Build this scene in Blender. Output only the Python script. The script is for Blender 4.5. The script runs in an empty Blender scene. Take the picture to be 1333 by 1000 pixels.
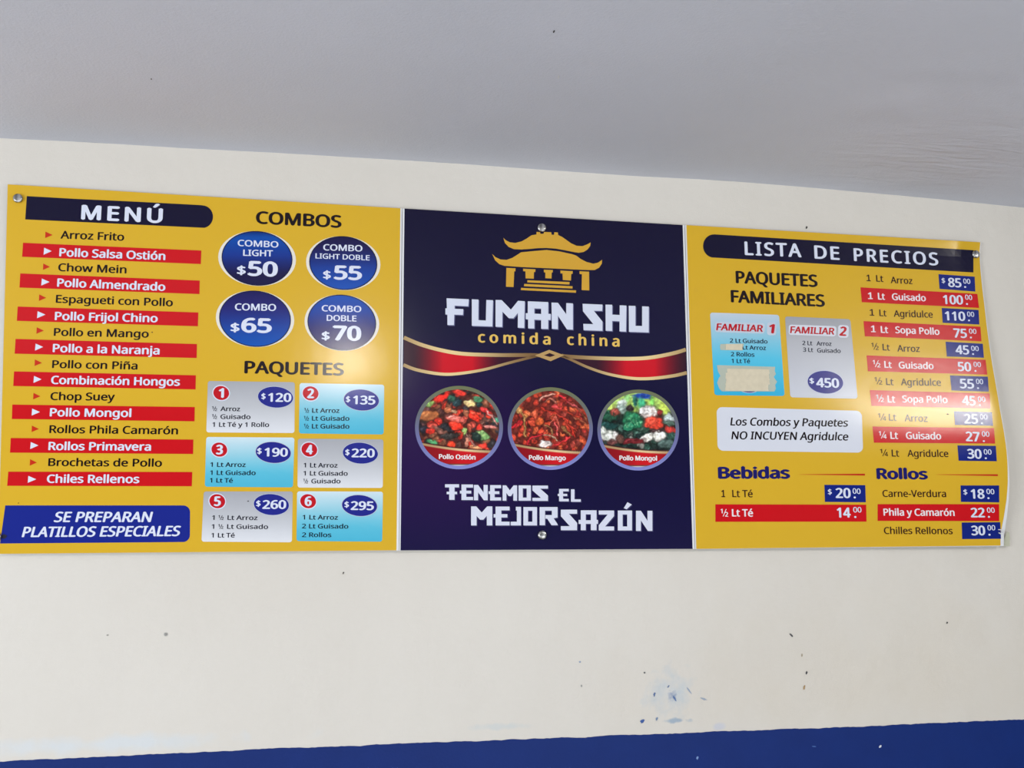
import bpy, bmesh, math, random, os
import numpy as np
from mathutils import Vector, Matrix

# ------------------------------------------------------------------ camera, world, lights, exposure
S = bpy.context.scene
COL = S.collection
F = 1390.0                                   # focal length in pixels of the 1333x1000 frame
va = Vector((6634, -170, -F)).normalized()   # direction of the wall (world +X) seen from the camera
vb = Vector((-56, 9200, -F))
vb = (vb - va * vb.dot(va)).normalized()     # world up
vc = vb.cross(va)                            # into the wall (world +Y)
M3 = Matrix((va, vc, vb))                    # rows: camera axes -> world
CAM = Vector((0.0, -3.5, 1.62))
cd = bpy.data.cameras.new('camera')
cam = bpy.data.objects.new('camera', cd)
COL.objects.link(cam)
cd.sensor_width = 36.0
cd.lens = 36.0 * F / 1333.0
cam.matrix_world = Matrix.Translation(CAM) @ M3.to_4x4()
S.camera = cam
S.view_settings.view_transform = 'Standard'
S.view_settings.look = 'None'
S.view_settings.gamma = 1.0
S.view_settings.use_curve_mapping = False
S.view_settings.exposure = -0.62

w = bpy.data.worlds.new('daylight')
S.world = w
w.use_nodes = True
w.node_tree.nodes['Background'].inputs[0].default_value = (0.86, 0.93, 1.0, 1)
w.node_tree.nodes['Background'].inputs[1].default_value = 0.3


def area(name, loc, target, sx, sy, power, color):
    l = bpy.data.lights.new(name, 'AREA')
    l.shape = 'RECTANGLE'
    l.size, l.size_y, l.energy, l.color = sx, sy, power, color
    o = bpy.data.objects.new(name, l)
    COL.objects.link(o)
    o.location = loc
    o.rotation_euler = (Vector(target) - Vector(loc)).to_track_quat('-Z', 'Y').to_euler()
    return o


area('doorway_daylight', (-3.9, -3.9, 1.3), (0.9, 0, 1.6), 2.6, 2.2, 250, (0.95, 0.98, 1.0))
area('front_fill', (1.6, -5.1, 0.5), (1.4, 0, 1.7), 5.0, 1.0, 100, (0.95, 0.98, 1.0))  # added low fill to even out the wall, kept out of the boards' reflections
area('ceiling_lamp_light', (0.38, -3.4, 2.80), (0.3, -1.6, 1.0), 0.22, 0.22, 19, (1.0, 0.96, 0.9))
tube = area('tube_lamp_light', (3.83, -2.85, 2.84), (3.0, -1.6, 1.6), 0.05, 1.7, 68, (1.0, 0.97, 0.88))
tube.rotation_euler = (0, math.radians(60), 0)      # lies along the ceiling, facing down and left


# ------------------------------------------------------------------ helpers
def lin(c):
    r = []
    for v in c[:3]:
        v = v / 255.0
        r.append(v / 12.92 if v <= 0.04045 else ((v + 0.055) / 1.055) ** 2.4)
    return (r[0], r[1], r[2], 1.0)


def hit(px, py, depth):
    """the point where the sight line of a photo pixel meets the plane `depth` metres in front of the wall"""
    d = M3 @ Vector((px - 666.5, 500.0 - py, -F))
    t = (-depth - CAM.y) / d.y
    return CAM + d * t


def node_mat(name):
    m = bpy.data.materials.new(name)
    m.use_nodes = True
    return m, m.node_tree.nodes, m.node_tree.links, m.node_tree.nodes['Principled BSDF']


def tag(o, label=None, cat=None, group=None, kind=None):
    if label: o['label'] = label
    if cat: o['category'] = cat
    if group: o['group'] = group
    if kind: o['kind'] = kind
    return o


_ink = {}
def ink(c):
    """printed vinyl of one colour"""
    key = tuple(int(v) for v in c[:3])
    if key in _ink: return _ink[key]
    m, N, L, b = node_mat('printed_vinyl')
    b.inputs['Base Color'].default_value = lin(c)
    b.inputs['Roughness'].default_value = 0.17
    b.inputs['Specular IOR Level'].default_value = 0.28
    nz = N.new('ShaderNodeTexNoise'); nz.inputs['Scale'].default_value = 16
    tc = N.new('ShaderNodeTexCoord')
    L.new(tc.outputs['Object'], nz.inputs['Vector'])
    bp = N.new('ShaderNodeBump'); bp.inputs['Strength'].default_value = 0.03; bp.inputs['Distance'].default_value = 0.01
    L.new(nz.outputs['Fac'], bp.inputs['Height']); L.new(bp.outputs['Normal'], b.inputs['Normal'])
    _ink[key] = m
    return m


GRAD, N, L, b = node_mat('printed_vinyl_blend')
at = N.new('ShaderNodeAttribute'); at.attribute_name = 'ink'
L.new(at.outputs['Color'], b.inputs['Base Color'])
b.inputs['Roughness'].default_value = 0.17
b.inputs['Specular IOR Level'].default_value = 0.28

PVC, N, L, b = node_mat('white_board')
b.inputs['Base Color'].default_value = lin((222, 224, 228))
b.inputs['Roughness'].default_value = 0.45

STEEL, N, L, b = node_mat('brushed_steel')
b.inputs['Metallic'].default_value = 1.0
b.inputs['Roughness'].default_value = 0.32
b.inputs['Anisotropic'].default_value = 0.7
tc = N.new('ShaderNodeTexCoord'); gr = N.new('ShaderNodeTexGradient'); gr.gradient_type = 'RADIAL'
mp = N.new('ShaderNodeMath'); mp.operation = 'MULTIPLY'; mp.inputs[1].default_value = 25.13
sn = N.new('ShaderNodeMath'); sn.operation = 'SINE'
rp = N.new('ShaderNodeMapRange'); rp.inputs[1].default_value = -1; rp.inputs[3].default_value = 0.22; rp.inputs[4].default_value = 0.62
L.new(tc.outputs['Object'], gr.inputs['Vector']); L.new(gr.outputs['Fac'], mp.inputs[0]); L.new(mp.outputs[0], sn.inputs[0])
L.new(sn.outputs[0], rp.inputs[0]); L.new(rp.outputs[0], b.inputs['Base Color'])  # conic highlights of the turned metal, painted into its base colour


# ------------------------------------------------------------------ the room
CEIL_PX = [(-500, 143), (-160, 168), (0, 180), (120, 185.5), (240, 193), (360, 199), (460, 205), (580, 212), (720, 222),
           (830, 229.5), (940, 235), (1040, 243), (1160, 253.5), (1250, 262), (1333, 270.5), (1480, 284), (1800, 314)]
BAND_PX = [(-500, 1016), (-160, 999), (0, 992), (100, 987), (240, 980.5), (380, 974), (520, 969), (700, 962), (880, 955),
           (1000, 951), (1150, 945), (1250, 940), (1333, 937), (1480, 932), (1800, 918)]


def curve_z(pts):
    q = [hit(x, y, 0.0) for x, y in pts]
    xs = [p.x for p in q]; zs = [p.z for p in q]
    return lambda x: float(np.interp(x, xs, zs))


ceil_z, band_z = curve_z(CEIL_PX), curve_z(BAND_PX)
X0, X1, YB = -2.6, 5.0, -5.2

WALL, N, L, b = node_mat('cream_wall_paint')
tc = N.new('ShaderNodeTexCoord')
base = N.new('ShaderNodeTexNoise'); base.inputs['Scale'].default_value = 0.9; base.inputs['Detail'].default_value = 5
L.new(tc.outputs['Object'], base.inputs['Vector'])
ramp = N.new('ShaderNodeValToRGB')
ramp.color_ramp.elements[0].position = 0.3; ramp.color_ramp.elements[0].color = lin((211, 206, 198))
ramp.color_ramp.elements[1].position = 0.7; ramp.color_ramp.elements[1].color = lin((218, 214, 207))
L.new(base.outputs['Fac'], ramp.inputs['Fac'])
prev = ramp.outputs['Color']


def stain(prev, px, py, sx, sz, colour, strength, scale, thr, soft=0.12):
    """a blotch at one place of the wall, broken up by noise"""
    p = hit(px, py, 0)
    mpn = N.new('ShaderNodeMapping'); mpn.vector_type = 'TEXTURE'
    mpn.inputs['Location'].default_value = (p.x, p.y, p.z); mpn.inputs['Scale'].default_value = (sx, 1.0, sz)
    L.new(tc.outputs['Object'], mpn.inputs['Vector'])
    ln = N.new('ShaderNodeVectorMath'); ln.operation = 'LENGTH'; L.new(mpn.outputs['Vector'], ln.inputs[0])
    nz = N.new('ShaderNodeTexNoise'); nz.inputs['Scale'].default_value = scale; nz.inputs['Detail'].default_value = 4
    L.new(tc.outputs['Object'], nz.inputs['Vector'])
    s1 = N.new('ShaderNodeMath'); s1.operation = 'MULTIPLY_ADD'; s1.inputs[1].default_value = 1.6
    L.new(nz.outputs['Fac'], s1.inputs[0]); s2 = N.new('ShaderNodeMath'); s2.operation = 'MULTIPLY'; s2.inputs[1].default_value = -0.8
    L.new(ln.outputs['Value'], s2.inputs[0]); L.new(s2.outputs[0], s1.inputs[2])
    mr = N.new('ShaderNodeMapRange'); mr.inputs[1].default_value = thr; mr.inputs[2].default_value = thr + soft
    mr.inputs[4].default_value = strength
    L.new(s1.outputs[0], mr.inputs[0])
    mx = N.new('ShaderNodeMix'); mx.data_type = 'RGBA'
    L.new(mr.outputs[0], mx.inputs['Factor']); L.new(prev, mx.inputs['A']); mx.inputs['B'].default_value = lin(colour)
    return mx.outputs['Result']


prev = stain(prev, 873, 902, 0.13, 0.12, (176, 194, 208), 0.6, 24, 0.2, 0.7)
prev = stain(prev, 880, 938, 0.07, 0.011, (132, 160, 186), 0.75, 30, 0.15, 0.4)
prev = stain(prev, 876, 906, 0.03, 0.035, (90, 120, 170), 0.6, 50, 0.35, 0.4)
prev = stain(prev, 650, 946, 0.14, 0.014, (192, 202, 206), 0.5, 20, 0.1, 0.5)
prev = stain(prev, 150, 968, 0.5, 0.035, (205, 215, 224), 0.6, 12, 0.1, 0.6)
prev = stain(prev, 935, 946, 0.03, 0.014, (190, 196, 214), 0.6, 12, 0.1, 0.5)
prev = stain(prev, 1190, 880, 0.9, 0.30, (204, 192, 170), 0.30, 5, -0.2, 1.3)
prev = stain(prev, 216, 826, 0.010, 0.010, (160, 160, 158), 0.8, 8, 0.3, 0.4)
L.new(prev, b.inputs['Base Color'])
b.inputs['Roughness'].default_value = 0.62
n1 = N.new('ShaderNodeTexNoise'); n1.inputs['Scale'].default_value = 170; n1.inputs['Detail'].default_value = 3
n2 = N.new('ShaderNodeTexNoise'); n2.inputs['Scale'].default_value = 7; n2.inputs['Detail'].default_value = 3
L.new(tc.outputs['Object'], n1.inputs['Vector']); L.new(tc.outputs['Object'], n2.inputs['Vector'])
b1 = N.new('ShaderNodeBump'); b1.inputs['Strength'].default_value = 0.22; b1.inputs['Distance'].default_value = 0.003
b2 = N.new('ShaderNodeBump'); b2.inputs['Strength'].default_value = 0.25; b2.inputs['Distance'].default_value = 0.03
L.new(n1.outputs['Fac'], b1.inputs['Height']); L.new(n2.outputs['Fac'], b2.inputs['Height'])
L.new(b1.outputs['Normal'], b2.inputs['Normal']); L.new(b2.outputs['Normal'], b.inputs['Normal'])

CEILM, N, L, b = node_mat('ceiling_paint')
tc = N.new('ShaderNodeTexCoord')
nz = N.new('ShaderNodeTexNoise'); nz.inputs['Scale'].default_value = 1.3; nz.inputs['Detail'].default_value = 6
L.new(tc.outputs['Object'], nz.inputs['Vector'])
rc = N.new('ShaderNodeValToRGB')
rc.color_ramp.elements[0].position = 0.3; rc.color_ramp.elements[0].color = lin((200, 203, 213))
rc.color_ramp.elements[1].position = 0.7; rc.color_ramp.elements[1].color = lin((207, 210, 221))
L.new(nz.outputs['Fac'], rc.inputs['Fac']); L.new(rc.outputs['Color'], b.inputs['Base Color'])
b.inputs['Roughness'].default_value = 0.6
n1 = N.new('ShaderNodeTexNoise'); n1.inputs['Scale'].default_value = 130; n1.inputs['Detail'].default_value = 3
L.new(tc.outputs['Object'], n1.inputs['Vector'])
b1 = N.new('ShaderNodeBump'); b1.inputs['Strength'].default_value = 0.3; b1.inputs['Distance'].default_value = 0.004
L.new(n1.outputs['Fac'], b1.inputs['Height'])
# trowel strokes left in the plaster towards the right end
cpos = CAM + (M3 @ Vector((1235 - 666.5, 500 - 205, -F))) * ((2.93 - CAM.z) / (M3 @ Vector((1235 - 666.5, 500 - 205, -F))).z)
mk = N.new('ShaderNodeMapping'); mk.vector_type = 'TEXTURE'
mk.inputs['Location'].default_value = tuple(cpos); mk.inputs['Scale'].default_value = (0.55, 0.5, 1)
L.new(tc.outputs['Object'], mk.inputs['Vector'])
gl = N.new('ShaderNodeTexGradient'); gl.gradient_type = 'SPHERICAL'; L.new(mk.outputs['Vector'], gl.inputs['Vector'])
st = N.new('ShaderNodeMapping'); st.inputs['Rotation'].default_value = (0, 0, 0.5); st.inputs['Scale'].default_value = (5, 22, 1)
L.new(tc.outputs['Object'], st.inputs['Vector'])
sn2 = N.new('ShaderNodeTexNoise'); sn2.inputs['Scale'].default_value = 1; sn2.inputs['Detail'].default_value = 3; sn2.inputs['Distortion'].default_value = 1.2
L.new(st.outputs['Vector'], sn2.inputs['Vector'])
mm = N.new('ShaderNodeMath'); mm.operation = 'MULTIPLY'
L.new(gl.outputs['Fac'], mm.inputs[0]); L.new(sn2.outputs['Fac'], mm.inputs[1])
b3n = N.new('ShaderNodeBump'); b3n.inputs['Strength'].default_value = 0.8; b3n.inputs['Distance'].default_value = 0.012
L.new(mm.outputs[0], b3n.inputs['Height']); L.new(b1.outputs['Normal'], b3n.inputs['Normal']); L.new(b3n.outputs['Normal'], b.inputs['Normal'])

BAND, N, L, b = node_mat('blue_gloss_paint')
tc = N.new('ShaderNodeTexCoord'); nz = N.new('ShaderNodeTexNoise'); nz.inputs['Scale'].default_value = 9
L.new(tc.outputs['Object'], nz.inputs['Vector'])
rc = N.new('ShaderNodeValToRGB')
rc.color_ramp.elements[0].color = lin((4, 36, 104)); rc.color_ramp.elements[1].color = lin((8, 42, 114))
L.new(nz.outputs['Fac'], rc.inputs['Fac']); L.new(rc.outputs['Color'], b.inputs['Base Color'])
b.inputs['Roughness'].default_value = 0.5
b.inputs['Specular IOR Level'].default_value = 0.2
n1 = N.new('ShaderNodeTexNoise'); n1.inputs['Scale'].default_value = 120
L.new(tc.outputs['Object'], n1.inputs['Vector'])
b1 = N.new('ShaderNodeBump'); b1.inputs['Strength'].default_value = 0.2; b1.inputs['Distance'].default_value = 0.003
L.new(n1.outputs['Fac'], b1.inputs['Height']); L.new(b1.outputs['Normal'], b.inputs['Normal'])

FLOORM, N, L, b = node_mat('floor_tile')
tc = N.new('ShaderNodeTexCoord')
br = N.new('ShaderNodeTexBrick'); br.offset = 0; br.inputs['Scale'].default_value = 1
br.inputs['Brick Width'].default_value = 0.4; br.inputs['Row Height'].default_value = 0.4; br.inputs['Mortar Size'].default_value = 0.006
br.inputs['Color1'].default_value = lin((200, 198, 196)); br.inputs['Color2'].default_value = lin((208, 206, 204)); br.inputs['Mortar'].default_value = lin((120, 112, 100))
L.new(tc.outputs['Object'], br.inputs['Vector']); L.new(br.outputs['Color'], b.inputs['Base Color'])
b.inputs['Roughness'].default_value = 0.35


def mesh_obj(name, verts, faces, mats, parent=None, smooth=False, fm=None, cols=None):
    me = bpy.data.meshes.new(name)
    org = parent_origin(parent)
    me.from_pydata([tuple(Vector(v) - org) for v in verts], [], faces)
    for m in mats: me.materials.append(m)
    if fm is not None: me.polygons.foreach_set('material_index', fm)
    if cols is not None:
        a = me.color_attributes.new('ink', 'FLOAT_COLOR', 'POINT')
        a.data.foreach_set('color', np.array(cols, dtype=np.float32).ravel())
    if smooth: me.polygons.foreach_set('use_smooth', [True] * len(faces))
    me.update()
    o = bpy.data.objects.new(name, me)
    COL.objects.link(o)
    if parent: o.parent = parent
    return o


def parent_origin(p):
    v = Vector((0, 0, 0))
    while p:
        v = v + p.location; p = p.parent
    return v


# back wall: front skin plus thickness
nx = 60
xs = [X0 + (X1 - X0) * i / nx for i in range(nx + 1)]
v, f = [], []
for x in xs:
    zt = ceil_z(x) + 0.0
    v += [(x, 0, 0), (x, 0, zt), (x, 0.15, zt), (x, 0.15, 0)]
for i in range(nx):
    a = 4 * i; c = a + 4
    f += [(a, c, c + 1, a + 1), (a + 1, c + 1, c + 2, a + 2), (a + 2, c + 2, c + 3, a + 3), (a + 3, c + 3, c, a)]
f += [(0, 1, 2, 3), (4 * nx + 3, 4 * nx + 2, 4 * nx + 1, 4 * nx)]
wall = mesh_obj('wall_back', v, f, [WALL])
tag(wall, 'cream painted plaster wall behind the menu boards', kind='structure')

# blue painted lower band, a coat of paint with a slightly wavy hand cut edge
rnd = random.Random(4)
v, f = [], []
n = 760
wob = 0
for i in range(n + 1):
    x = X0 + (X1 - X0) * i / n
    wob = wob * 0.8 + rnd.uniform(-0.0011, 0.0011)
    z = band_z(x) + wob
    v += [(x, -0.0012, 0.0), (x, -0.0012, z), (x, 0.0, z + 0.0006)]
for i in range(n):
    a = 3 * i; c = a + 3
    f += [(a, c, c + 1, a + 1), (a + 1, c + 1, c + 2, a + 2)]
band = mesh_obj('painted_band', v, f, [BAND], wall)
tag(band, 'royal blue painted lower band')

# ceiling: follows the slightly bowed wall edge, hand trowelled bumps on the right side
v, f = [], []
ny = 110
nx = 170
rb = random.Random(11)
bumps = []
for k in range(60):
    px, py = rb.uniform(1120, 1420), rb.uniform(90, 245)
    d = M3 @ Vector((px - 666.5, 500 - py, -F)); t = (2.93 - CAM.z) / d.z; p = CAM + d * t
    if p.y < -0.03: bumps.append((p.x, p.y, rb.uniform(0.015, 0.05), rb.uniform(0.02, 0.10), rb.uniform(-0.0045, 0.003), rb.uniform(-0.5, 0.9)))
for j in range(ny + 1):
    t = j / ny
    y = YB * t ** 1.8
    for i in range(nx + 1):
        x = X0 + (X1 - X0) * i / nx
        z = ceil_z(x)
        dz = 0.0
        if -2.2 < y < -0.02 and x > 0.8:
            for (bx, by, sx, sy, h, an) in bumps:
                dx, dy = x - bx, y - by
                if abs(dx) < 0.25 and abs(dy) < 0.25:
                    u = dx * math.cos(an) + dy * math.sin(an); w_ = -dx * math.sin(an) + dy * math.cos(an)
                    dz += h * math.exp(-(u / sy) ** 2 - (w_ / sx) ** 2)
        v.append((x, y, z + dz))
for j in range(ny):
    for i in range(nx):
        a = j * (nx + 1) + i
        f.append((a, a + nx + 1, a + nx + 2, a + 1)[::-1])
m0 = len(v)
zt = 3.25
v += [(X0, 0.15, zt), (X1, 0.15, zt), (X1, YB, zt), (X0, YB, zt)]
f.append((m0, m0 + 1, m0 + 2, m0 + 3))
ceil = mesh_obj('ceiling', v, f, [CEILM], smooth=True)
tag(ceil, 'greyish white plaster ceiling above the menu boards', kind='structure')
fl = mesh_obj('floor', [(X0, YB, 0), (X1, YB, 0), (X1, 0.15, 0), (X0, 0.15, 0), (X0, YB, -0.1), (X1, YB, -0.1), (X1, 0.15, -0.1), (X0, 0.15, -0.1)],
              [(0, 1, 2, 3), (7, 6, 5, 4), (0, 4, 5, 1), (1, 5, 6, 2), (2, 6, 7, 3), (3, 7, 4, 0)], [FLOORM])
tag(fl, 'pale tiled floor of the room', kind='structure')


# small chips and specks of dirt standing on the plaster, and a painted screw shadow
def fleck(name, parent, px, py, w_, h_, ang, colour, y=0.0, seed=0, surf=None):
    r = random.Random(seed)
    q = []
    k = 9
    for i in range(k):
        a = 2 * math.pi * i / k
        rr = r.uniform(0.6, 1.1)
        dx, dy = w_ * rr * math.cos(a), h_ * rr * math.sin(a)
        ca, sa = math.cos(ang), math.sin(ang)
        q.append((px + dx * ca - dy * sa, py + dx * sa + dy * ca))
    P = [(surf or (lambda a, b, l: hit(a, b, y + l)))(a, b_, 0.0014) for a, b_ in q]
    m, N, L, b = node_mat('dirt_and_shade')
    b.inputs['Base Color'].default_value = lin(colour); b.inputs['Roughness'].default_value = 0.8
    cen = (surf or (lambda a, b, l: hit(a, b, y + l)))(px, py, 0.0026)
    n_ = len(P)
    return mesh_obj(name, P + [cen], [(n_, (i + 1) % n_, i) for i in range(n_)], [m], parent)


for k, (px, py, a, h, an, c) in enumerate([
        (447, 746, 1.0, 2.4, 0.4, (95, 92, 88)), (216, 826, 2.6, 2.2, 0, (150, 148, 145)), (140, 827, 1.6, 1.2, 0, (160, 158, 152)),
        (1030, 827, 3.2, 1.3, 0.8, (92, 90, 92)), (1050, 876, 1.3, 2.8, 0.1, (62, 62, 66)), (1047, 895, 1.3, 4, 0.2, (170, 140, 100)), (1044, 853, 1.0, 2.8, 0.1, (172, 160, 140)),
        (1233, 811, 1.4, 1.6, 0, (80, 78, 76)), (836, 939, 3.8, 2.6, -0.3, (60, 92, 156)), (852, 904, 1.4, 3.4, 0.3, (96, 118, 160)),
        (870, 894, 1.0, 2.2, 0.6, (110, 130, 165)), (897, 899, 1.0, 6.5, -0.6, (150, 166, 190)), (916, 910, 5, 1.4, 0.3, (160, 172, 190)),
        (878, 909, 1.6, 5.0, -0.5, (96, 122, 168)), (839, 876, 1.4, 1.4, 0, (110, 112, 112)), (855, 936, 1.6, 2.6, .2, (120, 140, 170)), (755, 862, 1.6, 1.4, 0, (150, 165, 190)), (757, 893, 1.2, 1.6, 0, (150, 152, 150)),
        (1050, 296, 1.2, 2.0, 0.3, (40, 36, 34))]):
    fleck('paint_chip', wall, px, py, a, h, an, c, 0.0, 50 + k)
for k, (px, py, a, h, an, c) in enumerate([(1146, 972, 2.6, 1.5, -0.6, (210, 215, 225)), (908, 987, 1.6, 2.6, 0.2, (120, 150, 200)), (1060, 972, 3, .9, 0.1, (60, 95, 160))]):
    fleck('paint_chip', wall, px, py, a, h, an, c, 0.0012, 90 + k)


def ceil_surf(px, py, lift):
    d = M3 @ Vector((px - 666.5, 500 - py, -F))
    z = 2.93
    for _ in range(6):
        p = CAM + d * ((z - CAM.z) / d.z); z = ceil_z(p.x) - lift
    return p


def ceil_fleck(px, py, a, h, an, c, s):
    o = fleck('ceiling_chip', ceil, px, py, a, h, an, c, 0, s, ceil_surf)
    for p in o.data.polygons: pass


for k, q in enumerate([(721, 41, 1.3, 2.2, 0.2, (60, 58, 58)), (197, 103, 1.2, 1.4, 0, (120, 118, 116)), (1130, 144, 1.2, 1.4, 0, (130, 126, 124)), (727, 100, 1.0, 2.6, 0.1, (215, 215, 215))]):
    ceil_fleck(*q, 130 + k)


# ------------------------------------------------------------------ printing on the boards
ZN = {  # measured crops of the photograph: origin and size of one crop pixel
    'A': (0, 230, 270 / 1333), 'B': (0, 420, 270 / 1333), 'C': (0, 540, 270 / 1333), 'D': (255, 255, 270 / 1333), 'E': (255, 455, 0.27),
    'F': (520, 265, 380 / 1333), 'G': (520, 490, 380 / 1333), 'H': (570, 290, 290 / 1333), 'I': (890, 285, 0.2), 'J': (1110, 280, 223 / 1014),
    'K': (915, 400, 205 / 1333), 'L': (890, 480, 0.24), 'M': (1110, 490, 223 / 970), 'N': (530, 490, 360 / 1333), 'P': (0, 0, 1.0)}


def zp(z, x, y):
    o = ZN[z]
    return (o[0] + x * o[2], o[1] + y * o[2])


def lean(x): return (x - 610.0) / 9200.0


FACE = 0.019                                  # front of the sheets, metres from the wall


def flat_surf(px, py, lift): return hit(px, py, FACE + lift)


_a, _b = hit(893, 293, FACE), hit(1276, 315, FACE)
_c = hit(1304, 710, FACE)
BX0, BX1, BZT, BZB = _a.x, (_b.x + _c.x) / 2, _b.z, _c.z
# how far the right edge of the third board stands out from its flat position, from top to bottom
GV = [(-0.2, .004), (0.0, 0.004), (0.04, -.004), (0.12, -0.002), (0.22, 0.002), (0.34, 0.010), (0.45, 0.021), (0.55, 0.035), (0.65, 0.047), (0.73, 0.052), (0.82, 0.046), (0.9, 0.028), (1.0, 0.006), (1.2, 0)]


def smooth_table(tab, s):
    x = np.linspace(-0.2, 1.2, 561)
    y = np.interp(x, [t[0] for t in tab], [t[1] for t in tab])
    k = np.exp(-np.linspace(-3, 3, 2 * s + 1) ** 2 / 2); k /= k.sum()
    yy = np.convolve(np.pad(y, s, mode='edge'), k, mode='valid')
    return x, yy


GX, GY = smooth_table(GV, 26)


def bulge(X, Z):
    u = (X - BX0) / (BX1 - BX0); v_ = (BZT - Z) / (BZT - BZB)
    u = max(0.0, min(1.1, u))
    g = float(np.interp(v_, GX, GY))
    s = 0.25 * u + 0.75 * u * u
    e = max(0.0, (u - 0.965) / 0.035)
    dent = 0.006 * math.exp(-((u - 0.985) / 0.035) ** 2 - ((v_ - 0.035) / 0.035) ** 2)
    return g * s - 0.0012 * e * e - dent + 0.003 * math.exp(-((u - 0.915) / 0.03) ** 2 - ((v_ - 0.0) / 0.09) ** 2)


def bent_surf(px, py, lift):
    d = 0.0
    for _ in range(7):
        p = hit(px, py, FACE + d + lift)
        d = bulge(p.x, p.z)
    return hit(px, py, FACE + d + lift)


# --- type
def load_type():
    try:
        p = os.path.join(bpy.utils.resource_path('LOCAL'), 'datafiles', 'fonts', 'NotoSansHebrew-Regular.woff2')
        return bpy.data.fonts.load(p)
    except Exception:
        return None


TYPE = load_type()
_tc = {}


def glyph_mesh(body, spacing=1.0):
    key = (body, spacing)
    if key in _tc: return _tc[key]
    c = bpy.data.curves.new('lettering', 'FONT')
    c.body = body
    if TYPE: c.font = TYPE
    c.resolution_u = 3
    c.space_character = spacing
    o = bpy.data.objects.new('lettering', c)
    COL.objects.link(o)
    bpy.context.view_layer.update()
    dg = bpy.context.evaluated_depsgraph_get()
    me = o.evaluated_get(dg).to_mesh()
    V = np.array([vv.co[:2] for vv in me.vertices], dtype=float).reshape(-1, 2)
    Fc = [tuple(p.vertices) for p in me.polygons]
    o.evaluated_get(dg).to_mesh_clear()
    bpy.data.objects.remove(o)
    bpy.data.curves.remove(c)
    _tc[key] = (V, Fc)
    return V, Fc


CAPH = glyph_mesh('H')[0][:, 1].max()
WHITE, DARK, NAVY, BLUE, RED = (216, 222, 240), (22, 9, 18), (15, 11, 44), (24, 38, 136), (200, 16, 26)
YEL, ASH, GOLD, BOXB = (214, 172, 44), (40, 30, 40), (210, 162, 56), (16, 34, 124)


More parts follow.
